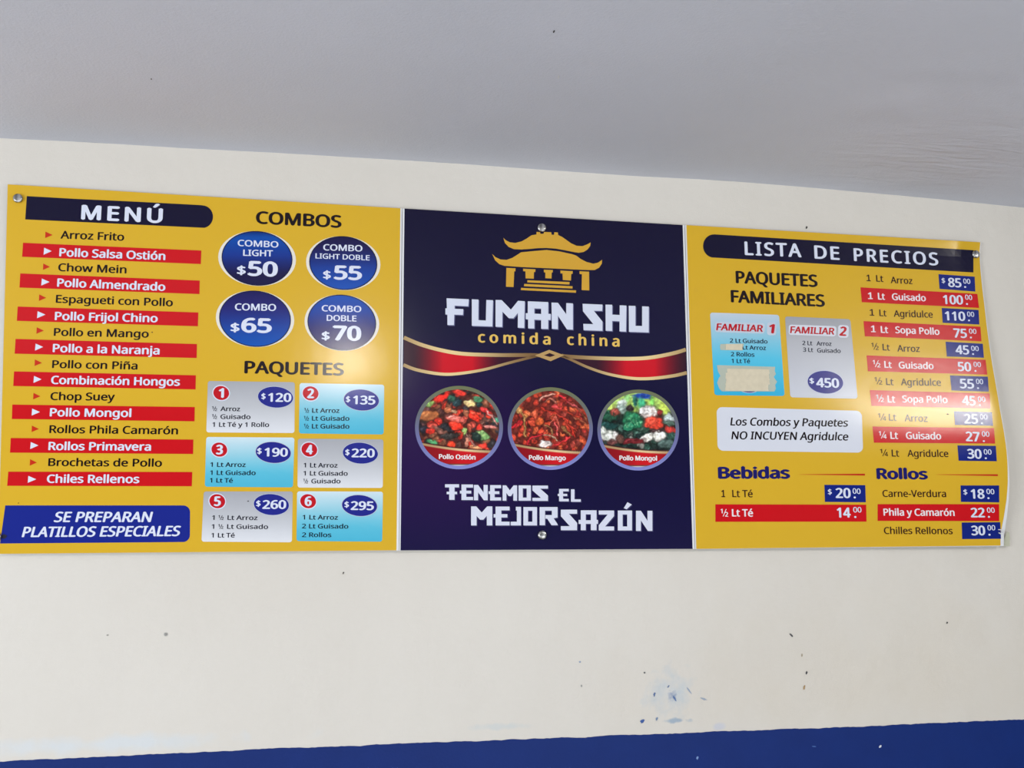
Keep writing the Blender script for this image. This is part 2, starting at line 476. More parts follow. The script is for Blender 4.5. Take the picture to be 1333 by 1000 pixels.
class Part:
    """collects printed shapes, given in photograph pixels and projected on the board's surface, into one mesh"""
    def __init__(s, name, parent, surf, base=0.0):
        s.name, s.parent, s.surf, s.base = name, parent, surf, base
        s.v, s.f, s.c, s.m, s.mats = [], [], [], [], []

    def mat(s, m):
        if m not in s.mats: s.mats.append(m)
        return s.mats.index(m)

    def add(s, pts, faces, colour, lift, grad=None):
        k = len(s.v)
        mi = s.mat(GRAD if grad else ink(colour))
        for (x, y) in pts:
            s.v.append(s.surf(x, y, s.base + lift))
            s.c.append(lin(grad(x, y)) if grad else (1, 1, 1, 1))
        for fc in faces:
            s.f.append(tuple(k + i for i in fc)); s.m.append(mi)

    def convex(s, pts, colour, lift, grad=None, rings=6):
        """filled convex outline in rings around its centre, fine enough to follow the sheet"""
        cx = sum(p[0] for p in pts) / len(pts); cy = sum(p[1] for p in pts) / len(pts)
        q = [(cx, cy)]; n_ = len(pts); fs = []
        for r in range(1, rings + 1):
            t = r / rings
            q += [(cx + (p[0] - cx) * t, cy + (p[1] - cy) * t) for p in pts]
        fs += [(0, 1 + (i + 1) % n_, 1 + i) for i in range(n_)]
        for r in range(rings - 1):
            a = 1 + r * n_; b_ = a + n_
            fs += [(a + i, a + (i + 1) % n_, b_ + (i + 1) % n_, b_ + i) for i in range(n_)]
        s.add(q, fs, colour, lift, grad)

    def quad(s, a, b_, c, d, colour, lift, grad=None, step=14, wave=None):
        """tl, tr, br, bl"""
        nu = max(1, int(math.dist(a, b_) / step)); nv = max(1, int(math.dist(a, d) / step))
        q = []
        for j in range(nv + 1):
            for i in range(nu + 1):
                u, w_ = i / nu, j / nv
                x, y = ((a[k] * (1 - u) + b_[k] * u) * (1 - w_) + (d[k] * (1 - u) + c[k] * u) * w_ for k in (0, 1))
                q.append((x + wave(y) * u ** 4 if wave else x, y))
        s.add(q, [(j * (nu + 1) + i, (j + 1) * (nu + 1) + i, (j + 1) * (nu + 1) + i + 1, j * (nu + 1) + i + 1) for j in range(nv) for i in range(nu)], colour, lift, grad)

    def rounded(s, a, b_, c, d, r, colour, lift, grad=None, corners=(1, 1, 1, 1), rings=7):
        P = [a, b_, c, d]; out = []
        for k in range(4):
            p = Vector(P[k]); pr = Vector(P[k - 1]); nx_ = Vector(P[(k + 1) % 4])
            e1 = (pr - p).normalized(); e2 = (nx_ - p).normalized()
            if corners[k]:
                for t in range(9):
                    an = t / 8 * math.pi / 2
                    o = p + e1 * r * (1 - math.sin(an)) + e2 * r * (1 - math.cos(an))
                    out.append((o.x, o.y))
            else: out.append((p.x, p.y))
            # points along the side for the rings
            q0 = p + e2 * (r if corners[k] else 0); q1 = nx_ - e2 * (r if corners[(k + 1) % 4] else 0)
            m_ = max(2, int((q1 - q0).length / 10))
            for t in range(1, m_):
                o = q0.lerp(q1, t / m_); out.append((o.x, o.y))
        s.convex(out, colour, lift, grad, rings)

    def oval(s, cx, cy, rx, ry, colour, lift, grad=None, tilt=0.05, n_=48, rings=6):
        s.convex([(cx + rx * math.cos(2 * math.pi * i / n_) + 0 * tilt, cy + ry * math.sin(2 * math.pi * i / n_) + rx * math.cos(2 * math.pi * i / n_) * tilt) for i in range(n_)], colour, lift, grad, rings)

    def poly(s, pts, colour, lift, grad=None):
        bm = bmesh.new()
        vs = [bm.verts.new((p[0], -p[1], 0)) for p in pts]
        for i, vv in enumerate(vs): vv.index = i
        bm.faces.new(vs).normal_update()
        bmesh.ops.triangulate(bm, faces=bm.faces[:], ngon_method='EAR_CLIP')
        fs = [tuple(vv.index for vv in fc.verts) for fc in bm.faces]
        bm.free()
        s.add(pts, fs, colour, lift, grad)

    def text(s, z, body, x0, y0, x1, y1, cap, colour=DARK, weight=0.0, shear=0.0, lift=0.0012, spacing=1.0):
        a, b_ = zp(z, x0, y0), zp(z, x1, y1)
        cap = cap * ZN[z][2]
        if body in ('½', '¼'):                                     # composed: numeral, stroke, numeral
            d = '2' if body == '½' else '4'
            w_ = b_[0] - a[0]; c2 = cap * 0.62; sl = (b_[1] - a[1]) / w_
            s.text('P', '1', a[0], a[1] - cap * .42, a[0] + w_ * .28, a[1] - cap * .42, c2, colour, weight, 0, lift)
            s.text('P', d, a[0] + w_ * .58, a[1] + sl * w_ * .6, b_[0], b_[1], c2, colour, weight, 0, lift)
            t = max(0.8, w_ * .10)
            s.poly([(a[0] + w_ * .68, a[1] - cap), (a[0] + w_ * .68 + t, a[1] - cap), (a[0] + w_ * .28 + t, a[1]), (a[0] + w_ * .28, a[1])], colour, lift)
            return
        if body == '1' and weight < 1.1 and z != 'E' and z != 'P':     # numeral one with its foot
            h = cap * 0.13
            s.poly([(a[0], a[1] - h), (b_[0], b_[1] - h), b_, a], colour, lift)
            w_ = b_[0] - a[0]
            a, b_ = (a[0], a[1]), (a[0] + w_ * .72, b_[1])
        V, Fc = glyph_mesh(body, spacing)
        if len(V) == 0: return
        xmin, xmax = V[:, 0].min(), V[:, 0].max()
        wpx = math.dist(a, b_)
        bold = weight * cap * 0.055                                # half of the extra stroke width in pixels
        wpx_in = max(1.0, wpx - 2 * bold)
        ux, uy = (b_[0] - a[0]) / wpx, (b_[1] - a[1]) / wpx
        U = (V[:, 0] - xmin) / (xmax - xmin) * wpx_in + bold
        W = V[:, 1] / CAPH * (cap - bold * 0.8) + bold * 0.4
        U = U + shear * W
        if shear: U = U - shear * cap * 0.5
        shifts = [(0, 0)] if bold == 0 else [(-bold, 0), (bold, 0), (0, bold * .5), (0, -bold * .5)] + ([(0, 0)] if weight > 1.2 else [])
        for k, (sx, sy) in enumerate(shifts):
            pts = []
            for uu, ww in zip(U + sx, W + sy):
                x = a[0] + ux * uu; y = a[1] + uy * uu
                pts.append((x - lean(x) * ww, y - ww))
            s.add(pts, Fc, colour, lift + 0.00004 * k)

    def done(s, label=None):
        for i, fc in enumerate(s.f):                               # every printed face looks into the room
            a, b_, c = s.v[fc[0]], s.v[fc[1]], s.v[fc[2]]
            if (b_ - a).cross(c - a).y > 0: s.f[i] = fc[::-1]
        o = mesh_obj(s.name, s.v, s.f, s.mats, s.parent, fm=s.m, cols=s.c)
        if label: o['label'] = label
        return o


def vgrad(y0, y1, stops):
    def g(x, y):
        t = min(1, max(0, (y - y0) / (y1 - y0)))
        for (a, ca), (b_, cb) in zip(stops, stops[1:]):
            if t <= b_:
                k = (t - a) / (b_ - a)
                return tuple(ca[i] * (1 - k) + cb[i] * k for i in range(3))
        return stops[-1][1]
    return g


def board(name, label, tl, tr, br, bl, prt, surf, colour, grad=None, wave=None):
    loc = surf(*(((bl[0] + br[0]) / 2), bl[1]), 0.0)
    e = bpy.data.objects.new(name, None)
    COL.objects.link(e)
    e.location = loc
    tag(e, label, 'menu board')
    # the rigid white sheet, 4 mm thick
    nu, nv = 76, 80
    v, f = [], []
    for lay in (0.0, -0.004):
        for j in range(nv + 1):
            for i in range(nu + 1):
                u, w_ = i / nu, j / nv
                x = (tl[0] * (1 - u) + tr[0] * u) * (1 - w_) + (bl[0] * (1 - u) + br[0] * u) * w_
                y = (tl[1] * (1 - u) + tr[1] * u) * (1 - w_) + (bl[1] * (1 - u) + br[1] * u) * w_
                if wave: x += wave(y) * u ** 4
                p = surf(x, y, 0.0)
                v.append((p.x, p.y - lay, p.z))
    n1 = (nu + 1) * (nv + 1)
    g = lambda i, j: j * (nu + 1) + i
    for j in range(nv):
        for i in range(nu):
            f.append((g(i, j), g(i, j + 1), g(i + 1, j + 1), g(i + 1, j)))
            f.append((n1 + g(i, j), n1 + g(i + 1, j), n1 + g(i + 1, j + 1), n1 + g(i, j + 1)))
    for i in range(nu):
        f.append((g(i, 0), g(i + 1, 0), n1 + g(i + 1, 0), n1 + g(i, 0)))
        f.append((g(i, nv), n1 + g(i, nv), n1 + g(i + 1, nv), g(i + 1, nv)))
    for j in range(nv):
        f.append((g(0, j), n1 + g(0, j), n1 + g(0, j + 1), g(0, j + 1)))
        f.append((g(nu, j), g(nu, j + 1), n1 + g(nu, j + 1), n1 + g(nu, j)))
    tag(mesh_obj('sheet', v, f, [PVC], e), 'white backing sheet')
    pf = Part('printed_face', e, surf)
    pf.quad(*prt, colour, 0.0004, grad, step=5, wave=(lambda y: wave(y) - float(np.interp(y, [0, 590, 640, 690, 720], [0, 0, 1.6, 4, 3]))) if wave else None)
    o = pf.done()
    for p in o.data.polygons: p.use_smooth = True
    return e


def cap_screw(parent, px, py, r_px, surf, label=None, tilt=(0, 0)):
    c = surf(px, py, 0.0)
    r = (surf(px + r_px, py, 0) - c).length * 0.98
    prof = [(0.42, 0.0), (0.42, 0.003), (0.9, 0.003), (1.0, 0.0045), (1.0, 0.0085), (0.93, 0.0102), (0.6, 0.0112), (0.25, 0.0116), (0, 0.0117)]
    n_ = 40; v, f = [], []
    rot = Matrix.Rotation(tilt[0], 3, 'X') @ Matrix.Rotation(tilt[1], 3, 'Z')
    for (q, h) in prof[:-1]:
        for i in range(n_):
            a = 2 * math.pi * i / n_
            v.append(rot @ Vector((r * q * math.cos(a), -h, r * q * math.sin(a))))
    v.append(rot @ Vector((0, -prof[-1][1], 0)))
    for k in range(len(prof) - 2):
        for i in range(n_):
            a, b_ = k * n_ + i, k * n_ + (i + 1) % n_
            f.append((a, b_, b_ + n_, a + n_))
    k = (len(prof) - 2) * n_
    f += [(k + i, k + (i + 1) % n_, len(v) - 1) for i in range(n_)]
    me = bpy.data.meshes.new('screw_cap')
    me.from_pydata([tuple(q) for q in v], [], f)
    me.materials.append(STEEL)
    me.polygons.foreach_set('use_smooth', [True] * len(f))
    o = bpy.data.objects.new('screw_cap', me)
    COL.objects.link(o)
    o.parent = parent
    o.location = c - parent.location
    # the post between the sheet and the wall
    vv, ff = [], []
    for yy in (0.0045, -c.y - 0.0006):
        for i in range(16):
            a = 2 * math.pi * i / 16
            vv.append((r * .5 * math.cos(a), yy, r * .5 * math.sin(a)))
    ff = [(i, (i + 1) % 16, 16 + (i + 1) % 16, 16 + i) for i in range(16)]
    me = bpy.data.meshes.new('post'); me.from_pydata(vv, [], ff); me.materials.append(STEEL)
    po = bpy.data.objects.new('standoff_post', me); COL.objects.link(po); po.parent = o
    if label: o['label'] = label
    return o


# ================================================================== board 1: dishes, combos, packages
YG = None
b1 = board('menu_board', 'yellow menu board on the left listing dishes, combos and numbered packages',
           (10, 240), (523.2, 271.3), (519.2, 716.8), (-2.5, 721.3),
           ((10, 240), (521.2, 271.2), (516.0, 716.6), (-2.5, 721.2)), flat_surf, YEL)
SF = flat_surf

p = Part('header_bar', b1, SF)
n_ = 16
arc = [(263.5 + 13.8 * math.sin(math.pi * i / n_), 281.9 - 14.7 * math.cos(math.pi * i / n_) + 0.3) for i in range(n_ + 1)]
p.poly([zp('A', 172, 125)] + [(100, 259), (180, 262.7), (261, 267)] + arc[1:-1] + [(261.3, 296.4), (180, 292.6), (100, 288.8)] + [zp('A', 162, 275)], NAVY, 0.0008)
p.text('A', 'MENÚ', 520, 275, 1044, 299, 94, WHITE, 1.3, spacing=1.22)
p.done('navy bar with white heading')

rows = [('A', 'Arroz Frito', (388, 398, 797, 412), (292, 353, 338)), ('A', 'Chow Mein', (373, 607, 812, 622), (278, 558, 321)),
        ('A', 'Espagueti con Pollo', (358, 810, 1110, 834), (252, 757, 297)), ('B', 'Pollo en Mango', (345, 85, 955, 97), (236, 30, 282)),
        ('B', 'Pollo con Piña', (334, 292, 883, 302), (224, 237, 270)), ('B', 'Chop Suey', (323, 498, 737, 502), (215, 452, 260)),
        ('B', 'Rollos Phila Camarón', (316, 710, 1143, 719), (205, 662, 250)), ('B', 'Brochetas de Pollo', (309, 922, 1040, 927), (193, 878, 237))]
for z, t, q, tr in rows:
    p = Part('dish_line', b1, SF)
    p.text(z, t, *q, 50, DARK, 0.8)
    p.poly([zp(z, tr[0], tr[1]), zp(z, tr[2], tr[1] + 22), zp(z, tr[0] - 2, tr[1] + 42)], (196, 48, 22), 0.0008)
    p.done()
strips = [('A', 'Pollo Salsa Ostión', (148, 425, 1294, 475, 1291, 562, 142, 515), (380, 512, 1062, 537), (284, 457, 332)),
          ('A', 'Pollo Almendrado', (130, 622, 1284, 668, 1282, 755, 125, 713), (366, 707, 1062, 735), (269, 655, 318)),
          ('A', 'Pollo Frijol Chino', (114, 835, 1275, 873, 1272, 962, 108, 927), (351, 922, 1013, 937), (242, 865, 292)),
          ('B', 'Pollo a la Naranja', (100, 105, 1266, 138, 1264, 228, 94, 200), (338, 190, 1025, 206), (229, 135, 277)),
          ('B', 'Combinación Hongos', (90, 314, 1259, 339, 1257, 430, 85, 408), (327, 395, 1156, 407), (219, 343, 267)),
          ('B', 'Pollo Mongol', (79, 527, 1252, 543, 1250, 635, 76, 620), (319, 603, 843, 608), (207, 553, 257)),
          ('B', 'Rollos Primavera', (69, 742, 1243, 752, 1241, 845, 64, 836), (310, 820, 970, 824), (198, 768, 247)),
          ('C', 'Chiles Rellenos', (53, 366, 1236, 368, 1233, 460, 46, 457), (300, 438, 895, 440), (182, 393, 233))]
for z, t, q, tx, tr in strips:
    p = Part('dish_strip', b1, SF)
    P4 = [zp(z, q[i], q[i + 1]) for i in (0, 2, 4, 6)]
    p.quad(*P4, RED, 0.0008)
    p.text(z, t, *tx, 53, WHITE, 1.05, lift=0.0016)
    p.poly([zp(z, tr[0], tr[1]), zp(z, tr[2], tr[1] + 22), zp(z, tr[0] - 4, tr[1] + 45)], WHITE, 0.0012)
    p.done()
p = Part('notice_box', b1, SF)
p.rounded(zp('C', 34, 583), zp('C', 1222, 583), zp('C', 1220, 818), zp('C', 0, 828), 9, BLUE, 0.0008, corners=(0, 1, 1, 0))
p.text('C', 'SE PREPARAN', 350, 690, 975, 690, 66, WHITE, 1.0, 0.2)
p.text('C', 'PLATILLOS ESPECIALES', 145, 787, 1158, 780, 66, WHITE, 1.0, 0.2)
p.done('blue box with white slanted lettering')

p = Part('combos_heading', b1, SF)
p.text('D', 'COMBOS', 385, 178, 935, 206, 80, DARK, 1.2)
p.done()
NB, LB = (20, 16, 66), (6, 76, 168)
combos = [((393, 402, 228, 176, 250), [(0, (8, 40, 110)), (.12, LB), (.45, (22, 52, 140)), (.8, NB), (1, NB)],
           [('COMBO', 268, 322, 530, 333, 40, .9), ('LIGHT', 303, 385, 495, 390, 40, .9), ('$', 263, 505, 320, 507, 55, 1.2), ('50', 332, 513, 525, 520, 95, 1.5)]),
          ((947, 432, 219, 173, 239), [(0, NB), (.22, (26, 22, 80)), (.6, (20, 60, 150)), (1, (4, 78, 178))],
           [('COMBO', 818, 350, 1070, 358, 40, .9), ('LIGHT DOBLE', 768, 402, 1117, 415, 33, .8), ('$', 817, 533, 867, 535, 52, 1.2), ('55', 886, 537, 1067, 542, 90, 1.5)]),
          ((380, 790, 231, 181, 252), [(0, (24, 20, 84)), (.3, (34, 34, 112)), (.65, (24, 66, 156)), (1, (6, 84, 180))],
           [('COMBO', 250, 735, 515, 740, 44, .9), ('$', 222, 873, 280, 875, 55, 1.2), ('65', 290, 877, 487, 882, 93, 1.5)]),
          ((938, 815, 221, 180, 240), [(0, (4, 78, 178)), (.3, (16, 62, 156)), (.6, (34, 34, 108)), (1, (38, 26, 84))],
           [('COMBO', 808, 742, 1063, 748, 40, .9), ('DOBLE', 840, 803, 1032, 808, 38, .9), ('$', 808, 925, 860, 927, 52, 1.2), ('70', 878, 928, 1062, 933, 95, 1.5)])]
for (cx, cy, rx, ry, ro), st, tx in combos:
    p = Part('combo_oval', b1, SF)
    k = ZN['D'][2]; c = zp('D', cx, cy)
    p.oval(c[0], c[1] + .2, ro * k, (ry + 1) * k, (226, 222, 214), 0.0008, tilt=.04)
    p.oval(c[0], c[1], rx * k, ry * k, (14, 12, 48), 0.0012, tilt=.04)
    p.oval(c[0], c[1], (rx - 6) * k, (ry - 6) * k, NB, 0.0016, vgrad(c[1] - ry * k, c[1] + ry * k, st), tilt=.04, rings=12)
    for (t, x0, y0, x1, y1, cap, wt) in tx: p.text('D', t, x0, y0, x1, y1, cap, WHITE, wt, lift=0.002)
    p.done()

p = Part('packages_heading', b1, SF)
p.text('E', 'PAQUETES', 233, 115, 713, 126, 60, DARK, 1.2)
p.done()
GREY = [(0, (166, 168, 176)), (.5, (190, 193, 200)), (1, (222, 225, 232))]
CYAN = [(0, (208, 226, 236)), (.35, (152, 206, 224)), (.7, (92, 188, 216)), (1, (76, 180, 212))]
cards = [(GREY, (58, 152, 477, 158, 475, 403, 50, 400), (122, 210), '1', (384, 230), '120', (315, 240, 336, 240), (347, 252, 460, 253),
          [('½', 77, 297, 102, 297), ('Arroz', 118, 297, 213, 298), ('½', 77, 335, 102, 335), ('Guisado', 118, 335, 263, 336), ('1 Lt Té y 1 Rollo', 79, 373, 353, 374)]),
         (CYAN, (500, 162, 908, 170, 905, 410, 497, 405), (553, 212), '2', (798, 244), '135', (723, 254, 744, 254), (757, 264, 865, 266),
          [('½', 522, 305, 546, 305), ('Lt Arroz', 560, 305, 692, 306), ('½', 520, 343, 545, 343), ('Lt Guisado', 559, 343, 740, 344), ('½', 520, 381, 545, 381), ('Lt Guisado', 559, 381, 740, 382)]),
         (CYAN, (50, 422, 475, 425, 468, 665, 43, 662), (113, 483), '3', (373, 497), '190', (295, 504, 317, 504), (330, 516, 443, 517),
          [('1 Lt Arroz', 69, 566, 240, 567), ('1 Lt Guisado', 68, 605, 288, 606), ('1 Lt Té', 67, 642, 178, 643)]),
         (GREY, (492, 430, 904, 434, 901, 668, 490, 666), (547, 483), '4', (793, 500), '220', (720, 510, 741, 510), (750, 520, 862, 521),
          [('1 Lt Arroz', 519, 569, 683, 570), ('1 Lt Guisado', 518, 608, 732, 609), ('½', 517, 646, 541, 646), ('Guisado', 556, 646, 697, 646)]),
         (GREY, (38, 685, 467, 685, 463, 930, 27, 927), (103, 732), '5', (364, 748), '260', (290, 757, 312, 757), (320, 769, 435, 769),
          [('1', 77, 822, 90, 822), ('½', 108, 822, 134, 822), ('Lt Arroz', 152, 822, 297, 823), ('1', 75, 865, 88, 865), ('½', 107, 865, 132, 865), ('Lt Guisado', 150, 865, 348, 866), ('1 Lt Té', 74, 907, 187, 907)]),
         (CYAN, (488, 684, 902, 686, 898, 927, 485, 924), (541, 732), '6', (789, 753), '295', (716, 762, 738, 762), (746, 774, 858, 775),
          [('1 Lt Arroz', 514, 820, 685, 821), ('2 Lt Guisado', 511, 863, 735, 864), ('2 Rollos', 511, 905, 653, 905)])]
k = 0.27
for st, q, bc, dg, oc, pr, dl, pt, lst in cards:
    p = Part('package_card', b1, SF)
    P4 = [zp('E', q[i], q[i + 1]) for i in (0, 2, 4, 6)]
    p.rounded(*P4, 3.2, WHITE, 0.0008, vgrad(P4[0][1], P4[2][1], st), rings=10)
    for (t, x0, y0, x1, y1) in lst: p.text('E', t, x0, y0, x1, y1, 22, (22, 22, 40), 0.8)
    card = p.done()
    p = Part('number_badge', card, SF)
    c = zp('E', *bc)
    p.oval(c[0], c[1], 43 * k, 39 * k, WHITE, 0.0012, n_=32, rings=2)
    p.oval(c[0], c[1], 38 * k, 34 * k, (190, 22, 36), 0.0016, n_=32, rings=2)
    hw = 13 if dg == '1' else 17
    p.text('E', dg, bc[0] - hw, bc[1] + 23, bc[0] + hw, bc[1] + 23, 46, WHITE, 1.5, lift=0.002)
    p.done()
    p = Part('price_oval', card, SF)
    c = zp('E', *oc)
    p.oval(c[0], c[1], 87 * k, 53 * k, (190, 196, 216), 0.0012, n_=40, rings=2)
    p.oval(c[0], c[1], 84.5 * k, 50.5 * k, (34, 40, 136), 0.0016, n_=40, rings=3)
    p.text('E', '$', *dl, 28, WHITE, 1.0, lift=0.002)
    p.text('E', pr, *pt, 42, WHITE, 1.25, lift=0.002)
    p.done()
cap_screw(b1, 23.9, 259, 6.4, SF)
cap_screw(b1, -3.4, 699, 5.6, SF)
shadow_smear = fleck('screw_shadow', b1, 5.0, 698.5, 6.0, 3.6, -0.2, (22, 22, 50), FACE, 7, lambda a, b_, l: flat_surf(a, b_, l * 1.2))  # dark shadow of the screw cap, painted as a flat patch on the sheet
for q in [(198, 432.6, 1.3, .8, .4), (24, 655, 1.0, .7, 0), (323, 652.5, 1.5, .7, 0)]:
    o = fleck('dirt_speck', b1, *q, (50, 44, 40), FACE, 3, flat_surf)

# ================================================================== board 2: logo and food pictures
NG = None


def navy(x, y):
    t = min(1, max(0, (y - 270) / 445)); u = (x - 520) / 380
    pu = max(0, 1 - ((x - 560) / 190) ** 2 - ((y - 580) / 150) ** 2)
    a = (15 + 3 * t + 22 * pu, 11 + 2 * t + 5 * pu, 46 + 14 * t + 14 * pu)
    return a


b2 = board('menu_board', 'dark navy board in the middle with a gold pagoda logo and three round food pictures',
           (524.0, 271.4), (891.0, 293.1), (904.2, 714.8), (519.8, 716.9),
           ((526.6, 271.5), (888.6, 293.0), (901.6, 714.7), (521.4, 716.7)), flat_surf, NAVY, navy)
p = Part('pagoda_emblem', b2, SF)
Hs = lambda L_: [zp('H', *q) for q in L_]
p.poly(Hs([(392, 90), (405, 104), (430, 117), (463, 121), (500, 112), (528, 97), (560, 75), (590, 70), (590, 55), (612, 56), (613, 66), (632, 66), (636, 55), (678, 57), (681, 72), (695, 72), (697, 57), (718, 58), (720, 74), (742, 84), (764, 99), (795, 122), (830, 138), (865, 140), (893, 130), (914, 118), (912, 138), (896, 160), (872, 175), (842, 180), (800, 173), (757, 164), (705, 155), (650, 151), (600, 152), (560, 156), (500, 160), (455, 158), (424, 145), (402, 122)]), GOLD, 0.0008)
p.poly(Hs([(325, 187), (345, 206), (375, 220), (412, 222), (446, 210), (478, 190), (498, 177), (570, 170), (650, 163), (730, 172), (806, 189), (828, 197), (855, 217), (890, 235), (930, 245), (958, 239), (983, 222), (981, 245), (965, 269), (938, 283), (900, 283), (800, 279), (650, 272), (500, 265), (398, 258), (368, 248), (343, 225)]), GOLD, 0.0008)
for L_ in ([(410, 270), (465, 273), (464, 291), (457, 291), (453, 385), (408, 383)], [(848, 290), (905, 293), (906, 405), (860, 403), (862, 308), (848, 307)],
           [(510, 275), (584, 279), (583, 295), (575, 295), (574, 335), (525, 333), (524, 291), (511, 290)], [(634, 281), (688, 283), (687, 298), (681, 298), (680, 334), (643, 332), (643, 298), (635, 297)],
           [(733, 286), (807, 290), (806, 306), (798, 306), (796, 346), (748, 343), (746, 304), (734, 303)],
           [(536, 344), (788, 355), (787, 370), (535, 357)], [(517, 366), (806, 380), (805, 394), (515, 380)], [(498, 390), (827, 405), (826, 419), (496, 403)]):
    p.poly(Hs(L_), GOLD, 0.0008)
p.done('gold pagoda emblem')
p = Part('restaurant_name', b2, SF)


def fu(L_, dx=0, dy=0): return [zp('H', x + dx, y + dy) for x, y in L_]


NAME = [[(52, 452), (185, 458), (182, 500), (100, 496), (100, 515), (152, 517), (150, 552), (98, 550), (96, 613), (57, 612), (57, 550), (45, 549), (45, 512), (54, 512)],
        [(203, 458), (243, 460), (242, 583), (287, 585), (290, 462), (330, 464), (326, 621), (203, 617)],
        [(345, 462), (382, 463), (437, 520), (480, 467), (520, 470), (517, 630), (478, 628), (479, 540), (452, 572), (424, 571), (386, 532), (385, 624), (345, 622)],
        [(538, 470), (660, 475), (660, 545), (676, 546), (675, 582), (660, 582), (660, 636), (618, 635), (618, 582), (577, 580), (577, 633), (540, 632), (540, 578), (526, 577), (526, 542), (538, 541), (538, 512), (577, 512), (577, 544), (618, 546), (618, 514), (538, 511.9)],
        [(680, 478), (718, 479), (768, 548), (768, 481), (808, 483), (808, 640), (772, 638), (718, 556), (718, 637), (682, 635)],
        [(866, 485), (985, 490), (983, 528), (933, 527), (985, 592), (985, 647), (872, 643), (870, 605), (930, 607), (868, 530)],
        [(1003, 490), (1043, 491), (1043, 550), (1088, 552), (1088, 494), (1128, 496), (1126, 652), (1087, 650), (1087, 590), (1043, 588), (1043, 648), (1004, 646)],
        [(1142, 497), (1182, 498), (1182, 617), (1222, 618), (1222, 500), (1262, 502), (1262, 657), (1143, 653)]]
for L_ in NAME: p.poly(fu(L_), (212, 218, 236), 0.0014)
for L_ in NAME: p.poly(fu(L_, 5, 5), (96, 98, 140), 0.0008)
p.done('pale angular lettering')
p = Part('tagline', b2, SF)
p.text('H', 'comida', 240, 716, 675, 730, 66, (226, 188, 96), 1.0, spacing=1.45)
p.text('H', 'china', 773, 731, 1088, 742, 66, (226, 188, 96), 1.0, spacing=1.45)
p.done('gold lettering')


def spline(pts, n_=10):
    out = []
    P_ = [pts[0]] + list(pts) + [pts[-1]]
    for i in range(1, len(P_) - 2):
        p0, p1, p2, p3 = P_[i - 1:i + 3]
        for k_ in range(n_):
            t = k_ / n_
            out.append(tuple(0.5 * ((2 * p1[c]) + (-p0[c] + p2[c]) * t + (2 * p0[c] - 5 * p1[c] + 4 * p2[c] - p3[c]) * t * t + (-p0[c] + 3 * p1[c] - 3 * p2[c] + p3[c]) * t ** 3) for c in (0, 1)))
    out.append(pts[-1])
    return out


def stroke(p, pts, w_, lift, grad, z='F', colour=GOLD, taper=None):
    c = spline(pts, 8); k = ZN[z][2]; n_ = len(c)
    q = []
    for i in range(n_):
        a = c[max(0, i - 1)]; b_ = c[min(n_ - 1, i + 1)]
        d = math.dist(a, b_) or 1
        nx_, ny_ = -(b_[1] - a[1]) / d, (b_[0] - a[0]) / d
        ww = w_ if taper is None else w_ * (taper[0] + (taper[1] - taper[0]) * i / (n_ - 1))
        for s_ in (-.5, 0, .5):
            q.append(zp(z, c[i][0] + nx_ * ww * s_, c[i][1] + ny_ * ww * s_))
    fs = []
    for i in range(n_ - 1):
        a = 3 * i
        fs += [(a, a + 1, a + 4, a + 3), (a + 1, a + 2, a + 5, a + 4)]
    p.add(q, fs, colour, lift, grad)


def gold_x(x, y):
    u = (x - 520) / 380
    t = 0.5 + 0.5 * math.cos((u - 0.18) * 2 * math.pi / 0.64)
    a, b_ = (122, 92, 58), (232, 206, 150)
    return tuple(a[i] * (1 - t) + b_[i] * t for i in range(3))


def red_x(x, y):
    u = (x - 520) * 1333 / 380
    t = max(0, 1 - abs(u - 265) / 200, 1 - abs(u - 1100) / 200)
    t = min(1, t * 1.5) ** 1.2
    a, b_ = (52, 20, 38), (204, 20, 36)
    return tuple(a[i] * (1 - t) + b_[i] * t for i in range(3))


p = Part('ribbon', b2, SF)
UL = [(20, 612), (100, 645), (200, 672), (300, 687), (450, 692), (600, 692), (635, 694)]
LL = [(18, 737), (80, 760), (180, 778), (260, 778), (380, 760), (500, 728), (600, 703), (635, 695)]
UR = [(740, 694), (770, 699), (900, 706), (1050, 709), (1150, 703), (1250, 684), (1308, 667)]
LR = [(740, 696), (780, 712), (860, 748), (950, 778), (1060, 798), (1150, 799), (1250, 787), (1312, 773)]
for A_, B_ in ((UL, LL), (UR, LR)):
    xs_ = np.linspace(max(A_[0][0], B_[0][0]), min(A_[-1][0], B_[-1][0]), 60)
    sa, sb = np.array(spline(A_)), np.array(spline(B_))
    ya, yb = np.interp(xs_, sa[:, 0], sa[:, 1]), np.interp(xs_, sb[:, 0], sb[:, 1])
    q = []
    for x, y0, y1 in zip(xs_, ya, yb): q += [zp('F', x, y0), zp('F', x, (y0 + y1) / 2), zp('F', x, y1)]
    fs = []
    for i in range(59): fs += [(3 * i, 3 * i + 1, 3 * i + 4, 3 * i + 3), (3 * i + 1, 3 * i + 2, 3 * i + 5, 3 * i + 4)]
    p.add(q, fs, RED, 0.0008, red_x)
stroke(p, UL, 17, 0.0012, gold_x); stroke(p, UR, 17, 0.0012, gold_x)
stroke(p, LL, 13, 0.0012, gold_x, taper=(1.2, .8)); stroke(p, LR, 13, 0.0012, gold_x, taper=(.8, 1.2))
p.poly([zp('F', *q) for q in [(618, 694), (684, 668), (752, 693), (690, 720)]], GOLD, 0.0016, lambda x, y: (186, 152, 98))
p.poly([zp('F', *q) for q in [(660, 693), (686, 683), (711, 693), (688, 701)]], (46, 20, 34), 0.002)
p.done('crossing red and gold ribbon')


